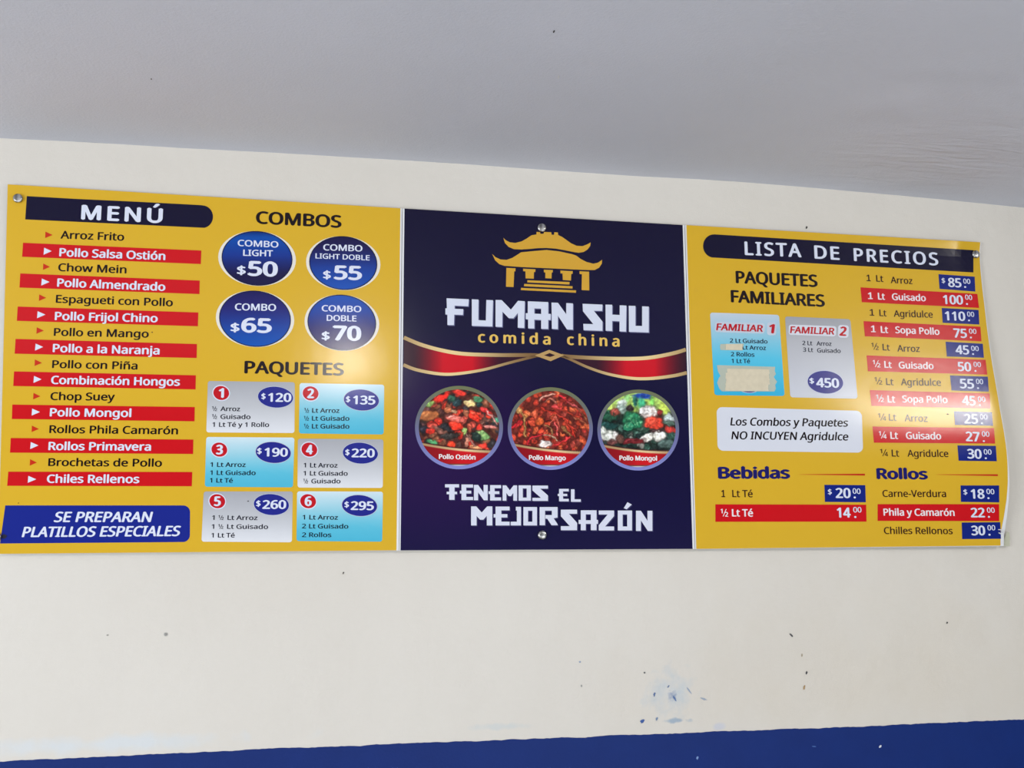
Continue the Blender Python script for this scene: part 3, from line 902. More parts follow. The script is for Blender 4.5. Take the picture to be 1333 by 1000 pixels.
# food pictures, painted dab by dab on a small raster and carried by a disc of coloured points
class Canvas:
    def __init__(s, n_=240, bg=(60, 30, 28)):
        s.n = n_; s.a = np.zeros((n_, n_, 3)) + np.array(bg, float)
        yy, xx = np.mgrid[0:n_, 0:n_]
        s.X0 = (xx + .5) / n_ * 2 - 1; s.Y0 = (yy + .5) / n_ * 2 - 1
        g = np.random.default_rng(n_ + int(sum(bg)))
        def fuzz(k):
            c = g.standard_normal((k, k)); t = np.linspace(0, k - 1.001, n_); i = t.astype(int); f = t - i
            f = f * f * (3 - 2 * f)
            r = c[i] * (1 - f)[:, None] + c[i + 1] * f[:, None]
            return r[:, i] * (1 - f) + r[:, i + 1] * f
        s.fuzz = fuzz
        s.X = s.X0 + .012 * fuzz(12) + .014 * fuzz(26) + .008 * fuzz(60)
        s.Y = s.Y0 + .012 * fuzz(12) + .014 * fuzz(26) + .008 * fuzz(60)

    def mix(s, m, c):
        m = np.clip(m, 0, 1)[..., None]
        s.a = s.a * (1 - m) + np.array(c, float) * m

    def dab(s, cx, cy, rx, ry, an, c, hi=None, soft=5.0):
        ca, sa = math.cos(an), math.sin(an)
        u = ((s.X - cx) * ca + (s.Y - cy) * sa) / rx; w_ = (-(s.X - cx) * sa + (s.Y - cy) * ca) / ry
        r = np.sqrt(u * u + w_ * w_)
        s.mix((1.3 - r) * soft * .35, tuple(v * .45 for v in c))
        s.mix((1 - r) * soft, c)
        h = hi or tuple(min(255, v * 1.35 + 20) for v in c)
        r2 = np.sqrt((u + .3) ** 2 + (w_ + .35) ** 2)
        s.mix(np.clip((.75 - r2) * 1.6, 0, .8) * (.5 + .5 * np.sin(9 * u + 7 * w_ + cx * 40)), h)

    def line(s, pts, w_, c, hi=None):
        q = spline(pts, 14)
        d = np.full(s.X.shape, 9.0)
        for x, y in q: d = np.minimum(d, np.hypot(s.X - x, s.Y - y))
        s.mix((w_ * 1.7 - d) * 40, tuple(v * .4 for v in c)); s.mix((w_ - d) * 60, c)
        if hi: s.mix((w_ * .45 - d) * 60, hi)

    def band(s, yl, ym, yr):
        """gold edged red caption band across the foot of the picture"""
        s.a = s.a * (1 + .13 * s.fuzz(60) + .10 * s.fuzz(26))[..., None] * 1.12 + 4
        s.X, s.Y = s.X0, s.Y0
        c = ym + (s.X) * (yr - yl) / 2 - (ym - (yl + yr) / 2) * s.X ** 2
        d = s.Y - c
        k = np.clip(.35 + .65 * np.exp(-((s.X - .15) / .5) ** 2), 0, 1)[..., None]
        s.mix((d + .06) * 60, (60, 16, 24))
        m = np.clip((d + .02) * 60, 0, 1)[..., None]
        s.a = s.a * (1 - m) + (np.array((96, 14, 26.)) * (1 - k) + np.array((206, 26, 36.)) * k) * m
        g = np.array((150, 118, 76.)) * (1 - k) + np.array((232, 206, 156.)) * k
        m = np.clip((.035 - np.abs(d)) * 60, 0, 1)[..., None]
        s.a = s.a * (1 - m) + g * m
        s.mix((s.Y - .86) * 60, (96, 60, 50)); s.mix((s.Y - .89) * 40, (214, 190, 160)); s.mix(np.clip((s.Y - .89) * 60, 0, 1) * np.clip(np.exp(-(s.X / .3) ** 2), 0, 1), (240, 238, 236))

    def at(s, u, w_):
        x = min(s.n - 1.001, max(0, (u + 1) / 2 * s.n - .5)); y = min(s.n - 1.001, max(0, (w_ + 1) / 2 * s.n - .5))
        i, j = int(x), int(y); fx, fy = x - i, y - j
        return (s.a[j, i] * (1 - fx) + s.a[j, i + 1] * fx) * (1 - fy) + (s.a[j + 1, i] * (1 - fx) + s.a[j + 1, i + 1] * fx) * fy


def rel(cx, cy, R_): return lambda x, y: ((x - cx) / R_, (y - cy) / R_)


def clutter(cv, rn, n_, pal, smin, smax, elong=2.0):
    for _ in range(n_):
        r = math.sqrt(rn.random()) * 1.02; a = rn.uniform(0, 6.28)
        s_ = rn.uniform(smin, smax)
        c = rn.choice(pal); j = rn.uniform(.8, 1.15)
        cv.dab(r * math.cos(a), r * math.sin(a), s_ * rn.uniform(1, elong), s_, rn.uniform(0, 3.14), tuple(min(255, v * j) for v in c))


rn = random.Random(8)
c1 = Canvas(bg=(70, 34, 30)); q = rel(250, 247, 200)
clutter(c1, rn, 150, [(190, 44, 34), (150, 54, 44), (120, 70, 50), (70, 40, 40), (44, 40, 44), (200, 56, 40), (92, 60, 52)], .04, .09)
D = lambda cv, rel_, x, y, a, b_, an, c, hi=None: cv.dab(*rel_(x, y), a / 200, b_ / 200, an, c, hi)
for x, y, a, b_, an, c, hi in [
        (165, 108, 44, 16, -.45, (220, 44, 34), None), (250, 78, 34, 13, .2, (206, 50, 40), None), (118, 135, 22, 12, -.5, (120, 150, 80), None),
        (112, 190, 52, 26, -.2, (150, 86, 50), (190, 130, 80)), (215, 108, 20, 17, 0, (50, 90, 74), (90, 150, 120)), (242, 128, 24, 18, 0, (34, 52, 56), None),
        (300, 132, 24, 17, .4, (206, 178, 120), (240, 220, 170)), (335, 112, 22, 16, .2, (70, 130, 90), (120, 170, 130)), (342, 140, 18, 12, 0, (28, 50, 50), None),
        (318, 192, 36, 15, .9, (230, 50, 34), (250, 120, 90)), (372, 168, 30, 12, .5, (196, 44, 44), None), (230, 205, 50, 16, .2, (206, 96, 84), (246, 190, 180)), (235, 240, 38, 22, .2, (214, 50, 34), None),
        (178, 250, 30, 22, 0, (40, 40, 44), None), (165, 262, 36, 14, .4, (110, 70, 60), None), (92, 258, 26, 20, 0, (36, 34, 44), None), (120, 262, 20, 14, 0, (190, 44, 34), None),
        (300, 252, 30, 12, 1.2, (150, 66, 50), None), (272, 262, 13, 18, .2, (150, 180, 100), (200, 220, 150)), (358, 285, 32, 20, .6, (110, 150, 90), (190, 210, 140)), (330, 290, 24, 20, .5, (30, 44, 40), None),
        (205, 290, 44, 16, 0, (48, 44, 42), None), (130, 318, 28, 10, .2, (70, 140, 90), (130, 190, 130)), (212, 328, 22, 14, 0, (204, 56, 34), None), (425, 212, 18, 11, 0, (70, 140, 110), None),
        (390, 240, 36, 8, .1, (206, 120, 110), None), (330, 345, 28, 12, .2, (190, 120, 80), None), (290, 310, 12, 34, .3, (170, 110, 90), None), (60, 235, 20, 20, 0, (34, 30, 40), None), (205, 165, 22, 14, .3, (160, 90, 60), None), (228, 168, 12, 12, 0, (170, 130, 100), None)]:
    D(c1, q, x, y, a, b_, an, c, hi)
c1.line([q(380, 170), q(400, 195), q(425, 225)], .02, (230, 150, 140), (250, 200, 190))
c1.line([q(285, 275), q(300, 300), q(325, 335)], .022, (160, 110, 100))
c1.band(.36, .53, .58)

c2 = Canvas(bg=(92, 34, 28)); q = rel(690, 250, 200)
clutter(c2, rn, 260, [(160, 48, 34), (186, 60, 40), (140, 40, 34), (120, 44, 36), (200, 84, 50), (104, 40, 34)], .04, .075, 1.5)
for x, y, a, b_, an, c, hi in [(545, 165, 20, 14, .4, (196, 140, 80), None), (570, 190, 15, 12, 0, (180, 110, 60), None), (615, 180, 20, 18, 0, (186, 76, 50), None), (640, 215, 22, 18, 0, (190, 80, 40), None), (605, 225, 20, 18, 0, (170, 60, 40), None), (720, 150, 26, 12, .4, (200, 60, 60), None), (665, 326, 32, 15, -.15, (206, 190, 186), (240, 236, 232)), (540, 230, 24, 9, -.6, (220, 50, 50), None)]:
    D(c2, q, x, y, a, b_, an, c, hi)
for pts, w_, c, hi in [
        ([(640, 115), (665, 90), (710, 85)], .028, (200, 130, 110), (236, 200, 190)), ([(665, 125), (690, 105), (720, 130)], .02, (206, 120, 100), None),
        ([(560, 180), (570, 230), (575, 290)], .026, (170, 120, 70), (200, 160, 100)), ([(645, 155), (720, 180), (770, 215), (805, 290)], .024, (226, 56, 40), (250, 110, 80)),
        ([(690, 180), (740, 190), (790, 240), (815, 260)], .02, (230, 66, 50), (250, 120, 100)), ([(700, 160), (750, 160), (790, 190)], .018, (190, 60, 40), None),
        ([(690, 220), (715, 200), (730, 220), (735, 265)], .02, (210, 90, 70), (240, 160, 140)), ([(712, 215), (722, 245), (725, 285)], .026, (226, 60, 60), (250, 200, 190)),
        ([(710, 330), (750, 310), (795, 280)], .024, (226, 44, 50), (246, 100, 90)), ([(610, 300), (640, 285), (690, 285), (720, 305)], .02, (196, 150, 120), (226, 196, 170)),
        ([(500, 250), (525, 230), (540, 215)], .026, (220, 40, 50), None), ([(585, 325), (600, 300), (650, 280)], .026, (204, 40, 50), None),
        ([(665, 230), (690, 240), (700, 275)], .022, (160, 110, 70), None), ([(770, 120), (790, 130), (830, 150)], .02, (210, 90, 90), None), ([(800, 200), (840, 215), (870, 240)], .02, (180, 90, 60), (220, 150, 110)),
        ([(750, 240), (770, 270), (790, 285)], .022, (150, 100, 60), None), ([(735, 90), (750, 100), (765, 115)], .026, (230, 50, 60), None), ([(820, 150), (850, 190), (860, 215)], .018, (160, 90, 60), None)]:
    c2.line([q(*a) for a in pts], w_, c, hi)
c2.band(.36, .53, .59)

c3 = Canvas(bg=(40, 44, 40)); q = rel(1115, 258, 193)
c3.mix((-(c3.Y) - .38) * 12, (150, 180, 90))
for x, y, a, b_, an, c in [(980, 165, 60, 30, 0, (176, 196, 96)), (1140, 95, 60, 16, 0, (30, 60, 140)), (1240, 150, 30, 40, 0, (186, 206, 90)), (1130, 130, 24, 30, 0, (60, 150, 110)), (1180, 125, 12, 34, 0, (120, 190, 90)), (1060, 105, 20, 22, 0, (130, 180, 110)), (1100, 120, 10, 30, 0, (40, 100, 90)), (1040, 130, 24, 26, 0, (196, 206, 200))]:
    u, w_ = q(x, y); r = np.hypot((c3.X - u) / (a / 193), (c3.Y - w_) / (b_ / 193)); c3.mix((1.1 - r) * 2, c)
clut = Canvas(bg=(30, 44, 40))
clutter(clut, rn, 130, [(30, 50, 44), (22, 34, 34), (60, 90, 80), (90, 50, 48), (40, 70, 60), (110, 110, 104)], .05, .1)
m = np.clip((c3.Y + .34 + .06 * np.sin(c3.X * 7)) * 14, 0, 1)[..., None]
c3.a = c3.a * (1 - m) + clut.a * m
for x, y, a, b_, an, c, hi in [
        (975, 190, 44, 26, .1, (34, 80, 60), (60, 120, 90)), (1040, 160, 30, 26, .3, (120, 140, 130), (200, 210, 206)), (1005, 175, 22, 20, .2, (130, 60, 50), None), (1075, 155, 18, 18, 0, (44, 34, 36), None),
        (1090, 215, 50, 40, .2, (30, 96, 66), (80, 160, 110)), (1070, 240, 26, 22, 0, (36, 110, 80), (110, 180, 130)), (1165, 175, 44, 30, .15, (190, 176, 170), (230, 226, 222)), (1140, 165, 20, 16, 0, (214, 206, 204), None),
        (1215, 175, 12, 15, 0, (120, 40, 40), None), (1190, 225, 50, 34, -.1, (196, 60, 44), (220, 96, 74)), (1262, 205, 30, 24, .4, (150, 160, 160), None), (1268, 255, 32, 16, .1, (170, 50, 44), None),
        (1262, 225, 30, 12, 0, (70, 90, 80), None), (970, 235, 50, 16, 0, (24, 56, 54), None), (965, 280, 52, 28, .1, (206, 208, 200), (240, 242, 238)), (945, 260, 24, 18, 0, (196, 200, 190), None), (1010, 285, 14, 22, 0, (190, 186, 180), None),
        (1165, 290, 60, 16, -.4, (220, 216, 206), (244, 242, 236)), (1215, 285, 34, 30, .3, (216, 214, 206), (244, 244, 240)), (1090, 310, 54, 14, 0, (96, 28, 32), None), (1030, 300, 20, 24, .2, (90, 60, 52), None),
        (1255, 325, 50, 20, 0, (70, 90, 86), None), (1200, 262, 40, 10, 0, (60, 40, 40), None), (1140, 255, 34, 12, 0, (40, 60, 50), None)]:
    c3.dab(*q(x, y), a / 193, b_ / 193, an, c, hi)
rr = random.Random(2)
for _ in range(60):
    g = rr.choice([((1090, 215), 42, 34, (90, 150, 110)), ((1165, 175), 38, 24, (236, 232, 228)), ((965, 280), 44, 22, (160, 166, 158)), ((1215, 285), 28, 24, (170, 168, 160)), ((975, 190), 36, 20, (20, 50, 40))])
    an = rr.uniform(0, 6.28); r = math.sqrt(rr.random())
    u, w_ = q(g[0][0] + g[1] * r * math.cos(an), g[0][1] + g[2] * r * math.sin(an))
    c3.mix((1 - np.hypot(c3.X - u, c3.Y - w_) / .03) * 1.5, g[3])
c3.band(.36, .52, .55)

for cv, (cx, cy, rx, ry), t, tx, lab in [(c1, (250, 247, 212, 201), 'Pollo Ostión', (153, 398, 330, 402), 'round picture of a red stir-fry with broccoli'),
                                         (c2, (690, 252, 205, 199), 'Pollo Mango', (587, 403, 765, 405), 'round picture of reddish chicken with pepper strips'),
                                         (c3, (1114, 259, 197, 195), 'Pollo Mongol', (1023, 405, 1205, 407), 'round picture of broccoli, cauliflower and carrot')]:
    c = zp('N', cx, cy); k = ZN['N'][2]; RX, RY = rx * k, ry * k
    p = Part('food_picture', b2, SF)
    nr, ns = 62, 200
    pts = [(c[0], c[1])]; fs = []
    fr = 0.925
    for r in range(1, nr + 1):
        for s_ in range(ns):
            a = 2 * math.pi * s_ / ns
            pts.append((c[0] + RX * fr * r / nr * math.cos(a), c[1] + RY * fr * r / nr * math.sin(a)))
    fs += [(0, 1 + (i + 1) % ns, 1 + i) for i in range(ns)]
    for r in range(nr - 1):
        a = 1 + r * ns; b_ = a + ns
        fs += [(a + i, a + (i + 1) % ns, b_ + (i + 1) % ns, b_ + i) for i in range(ns)]
    p.add(pts, fs, WHITE, 0.0008, lambda x, y: tuple(np.clip(cv.at((x - c[0]) / RX, (y - c[1]) / RY), 0, 255)))
    pic = p.done(lab)
    p = Part('rim', pic, SF)
    g = vgrad(c[1] - RY, c[1] + RY, [(0, (112, 118, 84)), (.35, (104, 108, 118)), (.6, (110, 112, 160)), (1, (134, 140, 206))])
    q_ = []; fs = []
    ns = 96
    for fr_ in (1.0, .96, .915):
        for s_ in range(ns):
            a = 2 * math.pi * s_ / ns
            q_.append((c[0] + RX * fr_ * math.cos(a), c[1] + RY * fr_ * math.sin(a)))
    for r in range(2):
        fs += [(r * ns + i, (r + 1) * ns + i, (r + 1) * ns + (i + 1) % ns, r * ns + (i + 1) % ns) for i in range(ns)]
    p.add(q_, [fc[::-1] for fc in fs], WHITE, 0.0012, g)
    p.done()
    p = Part('caption', pic, SF)
    p.text('N', t, *tx, 23, (236, 232, 236), 1.1, lift=0.0014)
    p.done()

# angular display letters for the slogan, on a unit cell (y up)
AL = {
    'T': [[(0, 1), (0, .8), (.30, .8), (.30, .52), (.12, .52), (.12, .36), (.30, .36), (.30, 0), (.68, 0), (.68, .36), (.86, .36), (.86, .52), (.68, .52), (.68, .8), (1, .8), (1, 1)]],
    'E': [[(.12, 1), (.12, .60), (0, .60), (0, .42), (.12, .42), (.12, 0), (1, 0), (1, .2), (.48, .2), (.48, .42), (.86, .42), (.86, .60), (.48, .60), (.48, .8), (1, .8), (1, 1)]],
    'N': [[(0, 1), (.3, 1), (.7, .5), (.7, 1), (1, 1), (1, 0), (.72, 0), (.3, .52), (.3, 0), (0, 0)]],
    'M': [[(0, 1), (.24, 1), (.5, .68), (.76, 1), (1, 1), (1, 0), (.74, 0), (.74, .5), (.58, .3), (.42, .3), (.26, .5), (.26, 0), (0, 0)]],
    'O': [[(0, 1), (0, 0), (1, 0), (1, .2), (.34, .2), (.34, .8), (.66, .8), (.66, .2), (1, .2), (1, 1)]],
    'S': [[(0, 1), (1, 1), (1, .8), (.5, .8), (1, .36), (1, 0), (0, 0), (0, .2), (.55, .2), (0, .68)]],
    'L': [[(0, 1), (.36, 1), (.36, .2), (1, .2), (1, 0), (0, 0)]],
    'J': [[(.5, 1), (1, 1), (1, 0), (0, 0), (0, .2), (.6, .2), (.6, .8), (.5, .8)]],
    'R': [[(0, 1), (1, 1), (1, .42), (.78, .38), (1, .06), (1, 0), (.66, 0), (.42, .36), (.32, .36), (.32, .56), (.68, .56), (.68, .8), (.30, .8), (.30, 0), (0, 0)]],
    'A': [[(.12, 1), (1, 1), (1, .52), (1.08, .52), (1.08, .32), (1, .32), (1, 0), (.68, 0), (.68, .32), (.40, .32), (.40, .5), (.68, .5), (.68, .8), (.40, .8), (.40, .5), (.40, 0), (.12, 0), (.12, .32), (0, .32), (0, .52), (.12, .52)]],
    'Z': [[(0, 1), (1, 1), (1, .72), (.42, .2), (1, .2), (1, 0), (0, 0), (0, .26), (.58, .8), (0, .8)]]}
AL['Ó'] = AL['O'] + [[(.42, 1.12), (.68, 1.42), (.98, 1.30), (.62, 1.06)]]
p = Part('slogan', b2, SF)
for ch, x0, x1, yt, yb in [
        ('T', 208, 272, 493, 564), ('E', 276, 336, 494, 565), ('N', 340, 403, 496, 566), ('E', 407, 464, 497, 567), ('M', 471, 537, 498, 568), ('O', 544, 600, 498, 568), ('S', 607, 678, 499, 569),
        ('E', 723, 773, 514, 571), ('L', 783, 828, 516, 573),
        ('M', 327, 424, 594, 681), ('E', 430, 503, 595, 681), ('J', 508, 555, 596, 681), ('O', 566, 628, 597, 681), ('R', 640, 722, 597, 680),
        ('S', 737, 811, 609, 703), ('A', 818, 900, 612, 703), ('Z', 910, 980, 613, 704), ('Ó', 997, 1062, 613, 704), ('N', 1080, 1155, 614, 706)]:
    for P_ in AL[ch]:
        for off, col, lf in ((0, (214, 218, 236), 0.0014), (4, (60, 58, 100), 0.0008)):
            sl = 0.01
            p.poly([zp('G', x0 + (x1 - x0) * u + off, yb - (yb - yt) * w_ + off + sl * u) for u, w_ in P_], col, lf)
p.done('pale angular lettering')
cap_screw(b2, *zp('F', 648, 113), 5.4, SF)
cap_screw(b2, *zp('G', 650, 725), 5.6, SF)

# ================================================================== board 3: prices
BS = bent_surf
# outline of the wavy right edge against a straight one, in pixels
EDGE = ([300, 315, 330, 350, 375, 400, 425, 450, 475, 495, 520, 536, 560, 582, 605, 628, 651, 674, 697, 710, 730],
        [0.6, 0.0, -2.3, -2.6, -2.0, -0.8, 0.1, 1.6, 3.6, 5.6, 8.0, 9.4, 12.0, 13.6, 14.2, 13.6, 11.0, 6.8, 1.4, 0, -1])
b3 = board('menu_board', 'yellow price list board on the right, its right side bowing off the wall',
           (891.8, 293.1), (1277.0, 315.6), (1306.6, 711.0), (905.0, 714.9),
           ((893.6, 293.1), (1276.2, 315.4), (1305.8, 710.4), (906.4, 714.7)), bent_surf, YEL,
           wave=lambda y: float(np.interp(y, *EDGE)))
p = Part('header_bar', b3, BS)
arc = [(930 - 14.2 * math.sin(math.pi * i / n_) - .6, 320.3 + 15.2 * math.cos(math.pi * i / n_)) for i in range(n_ + 1)]
q1 = [(930 + (1267.2 - 930) * i / 24, 305.1 + (325.7 - 305.1) * i / 24) for i in range(25)]
q2 = [(930 + (1267.2 - 930) * i / 24, 335.4 + (354.8 - 335.4) * i / 24) for i in range(25)]
p.poly(arc[1:-1] + [q1[0], q2[0]], NAVY, 0.0008)
p.quad(q1[0], q1[-1], q2[-1], q2[0], NAVY, 0.0008, step=8)
p.text('I', 'LISTA', 398, 235, 768, 250, 88, WHITE, .9, spacing=1.18)
p.text('I', 'DE', 852, 258, 1016, 268, 86, WHITE, .9, spacing=1.15)
p.text('J', 'PRECIOS', 8, 272, 508, 299, 76, WHITE, .9, spacing=1.2)
p.done('navy bar with white heading')
p = Part('family_heading', b3, BS)
p.text('I', 'PAQUETES', 340, 418, 873, 444, 80, DARK, 1.1)
p.text('I', 'FAMILIARES', 308, 543, 920, 573, 80, DARK, 1.1)
p.done()
for q, st, wl, nm, ntx, lst in [
        ((60, 45, 645, 65, 692, 752, 98, 745), [(0, (196, 206, 222)), (.25, (150, 200, 222)), (.55, (84, 194, 228)), (1, (50, 176, 218))], (117, 195, 512, 209), '1', (558, 220, 608, 222),
         [('2 Lt Guisado', 228, 300, 548, 308), ('Lt Arroz', 336, 358, 535, 363), ('2 Rollos', 237, 415, 437, 420), ('1 Lt Té', 243, 472, 400, 475)]),
        ((695, 78, 1248, 102, 1310, 775, 740, 763), [(0, (158, 160, 168)), (.3, (182, 184, 192)), (1, (204, 208, 220))], (742, 219, 1117, 233), '2', (1160, 241, 1220, 244),
         [('2 Lt', 842, 320, 927, 323), ('Arroz', 962, 325, 1090, 328), ('3 Lt', 848, 377, 934, 380), ('Guisado', 967, 383, 1167, 388)])]:
    p = Part('package_card', b3, BS)
    P4 = [zp('K', q[i], q[i + 1]) for i in (0, 2, 4, 6)]
    p.rounded(*P4, 3.4, WHITE, 0.0008, vgrad(P4[0][1], P4[2][1], st), rings=12)
    x0, y0, x1, y1 = wl
    halo = (214, 218, 230) if nm == '2' else (196, 206, 222)
    p.rounded(zp('K', x0 - 14, y0 - 72), zp('K', x1 + 14, y1 - 72), zp('K', x1 + 8, y1 + 14), zp('K', x0 - 16, y0 + 14), 3.2, halo, 0.0012)
    a, b_, c_, d_ = ntx
    p.rounded(zp('K', a - 14, b_ - 92), zp('K', c_ + 16, d_ - 90), zp('K', c_ + 12, d_ + 16), zp('K', a - 16, b_ + 16), 3.6, halo, 0.0012)
    p.text('K', 'FAMILIAR', x0, y0, x1, y1, 58, (186, 16, 34), 1.0, 0.16, lift=0.0018)
    p.text('K', nm, a, b_, c_, d_, 78, (186, 16, 34), 1.5, 0.16, lift=0.0018)
    for (t, u0, w0, u1, w1) in lst: p.text('K', t, u0, w0, u1, w1, 36, (20, 26, 52), 0.8)
    card = p.done()
    p = Part('price_oval', card, BS)
    cx, cy = (1037, 635) if nm == '2' else (385, 645)
    c = zp('K', cx, cy); k = ZN['K'][2]
    rx, ry = (155, 101) if nm == '2' else (120, 82)
    p.oval(c[0], c[1], rx * k, ry * k, (200, 206, 222), 0.0012, rings=3)
    p.oval(c[0], c[1], (rx - 5) * k, (ry - 5) * k, (34, 36, 130), 0.0016, rings=3)
    if nm == '2':
        p.text('K', '$', 903, 645, 942, 648, 46, WHITE, 1.0, lift=0.002)
        p.text('K', '450', 960, 677, 1155, 683, 80, WHITE, 1.2, lift=0.002)
    p.done()

# masking tape stuck over two entries of the first family package
TAPE, N, L, b = node_mat('masking_tape')
tcn = N.new('ShaderNodeTexCoord'); nz = N.new('ShaderNodeTexNoise'); nz.inputs['Scale'].default_value = 60; nz.inputs['Detail'].default_value = 4
L.new(tcn.outputs['Object'], nz.inputs['Vector'])
rc = N.new('ShaderNodeValToRGB'); rc.color_ramp.elements[0].color = lin((200, 190, 166)); rc.color_ramp.elements[1].color = lin((222, 212, 188))
L.new(nz.outputs['Fac'], rc.inputs['Fac']); L.new(rc.outputs['Color'], b.inputs['Base Color']); b.inputs['Roughness'].default_value = 0.7
CLEAR, N, L, b = node_mat('clear_tape')
b.inputs['Base Color'].default_value = lin((205, 206, 184)); b.inputs['Roughness'].default_value = 0.35; b.inputs['Alpha'].default_value = 0.72


def tape(parent, name, pts, mat, lift, label=None):
    cx = sum(q[0] for q in pts) / len(pts); cy = sum(q[1] for q in pts) / len(pts)
    n_ = len(pts)
    v = [BS(*zp('K', *q), lift) for q in pts] + [BS(*zp('K', cx, cy), lift + 0.0001)] + [BS(*zp('K', *q), lift - 0.0003) for q in pts]
    f = [(n_, (i + 1) % n_, i) for i in range(n_)] + [(i, (i + 1) % n_, n_ + 1 + (i + 1) % n_, n_ + 1 + i) for i in range(n_)]
    o = mesh_obj(name, v, f, [mat], parent)
    if label: o['label'] = label
    return o


rt = random.Random(5)
def jag(x0, y0, x1, y1, n_, amp):
    return [(x0 + (x1 - x0) * i / n_ + rt.uniform(-amp, amp), y0 + (y1 - y0) * i / n_) for i in range(n_ + 1)]


tape(b3, 'clear_tape', [(118, 490)] + [(612, 505), (608, 540), (618, 565), (600, 590), (612, 610), (628, 630), (612, 660), (618, 690), (605, 714)] + [(160, 712), (140, 690), (120, 640), (135, 600), (148, 580), (128, 545)], CLEAR, 0.0016, 'yellowed translucent tape patch with torn edges')
for yt, yb, xl, xr in [(520, 562, 205, 562), (556, 604, 192, 560), (598, 652, 196, 566), (646, 708, 190, 556)]:
    sl = .02
    tape(b3, 'tape_strip', [(xl, yt)] + [(xr, yt + 6)] + jag(xr - 2, yt + 8, xr, yb + 2, 3, 3)[1:] + [(xl, yb)] + jag(xl, yb - 2, xl + 2, yt + 2, 3, 2)[1:-1], TAPE, 0.002 + (yt - 500) * 0.000002, 'cream masking tape')
tape(b3, 'clear_tape', [(148, 312), (345, 308), (346, 322), (335, 345), (338, 366), (150, 362), (144, 340)], CLEAR, 0.0016)
tape(b3, 'tape_strip', [(194, 310), (296, 312), (298, 362), (193, 361)], TAPE, 0.0022, 'cream masking tape')
tape(b3, 'tape_strip', [(290, 312), (334, 313), (332, 338), (336, 363), (292, 362)], TAPE, 0.0019, 'cream masking tape')

p = Part('note_box', b3, BS)
p.rounded(zp('L', 178, 208), zp('L', 966, 229), zp('L', 973, 456), zp('L', 184, 445), 7.5, (214, 218, 230), 0.0008, rings=12)
p.text('L', 'Los Combos y Paquetes', 256, 308, 893, 315, 43, DARK, .7, .16)
p.text('L', 'NO INCUYEN Agridulce', 262, 383, 895, 390, 43, DARK, .7, .16)
p.done('white rounded box with slanted lettering')
for z, t, q, ln, h in [('L', 'Bebidas', (187, 597, 578, 597, 64), (620, 574, 983, 575), 10), ('M', 'Rollos', (136, 582, 427, 584, 62), (465, 556, 822, 560), 10)]:
    p = Part('section_heading', b3, BS)
    p.text(z, t, *q, (26, 24, 100), 1.75)
    a, b_ = zp(z, ln[0], ln[1]), zp(z, ln[2], ln[3]); h = h * ZN[z][2]
    def g(x, y, a=a, b_=b_):
        t_ = min(1, max(0, (x - a[0]) / (b_[0] - a[0]))) ** .6
        return tuple(YEL[i] * (1 - t_) + (186, 36, 22)[i] * t_ for i in range(3))
    p.quad((a[0], a[1] - h * .2), (b_[0], b_[1] - h * .5), (b_[0], b_[1] + h * .5), (a[0], a[1] + h * .2), RED, 0.0008, g, step=5)
    p.done()


def price(p, z, dl, q, n00, dot=True, big=54, wt=1.05):
    if dl: p.text(z, '$', *dl, 29, WHITE, .6, lift=0.0016)
    p.text(z, q[0], *q[1:], big, WHITE, wt, lift=0.0016)
    p.text(z, '00', *n00, 29, WHITE, .55, lift=0.0016)
    x = n00[0] + 8; y = q[4] + 1
    if dot: p.text(z, '.', x - 3, y, x + 9, y, big, WHITE, 0, lift=0.0016)


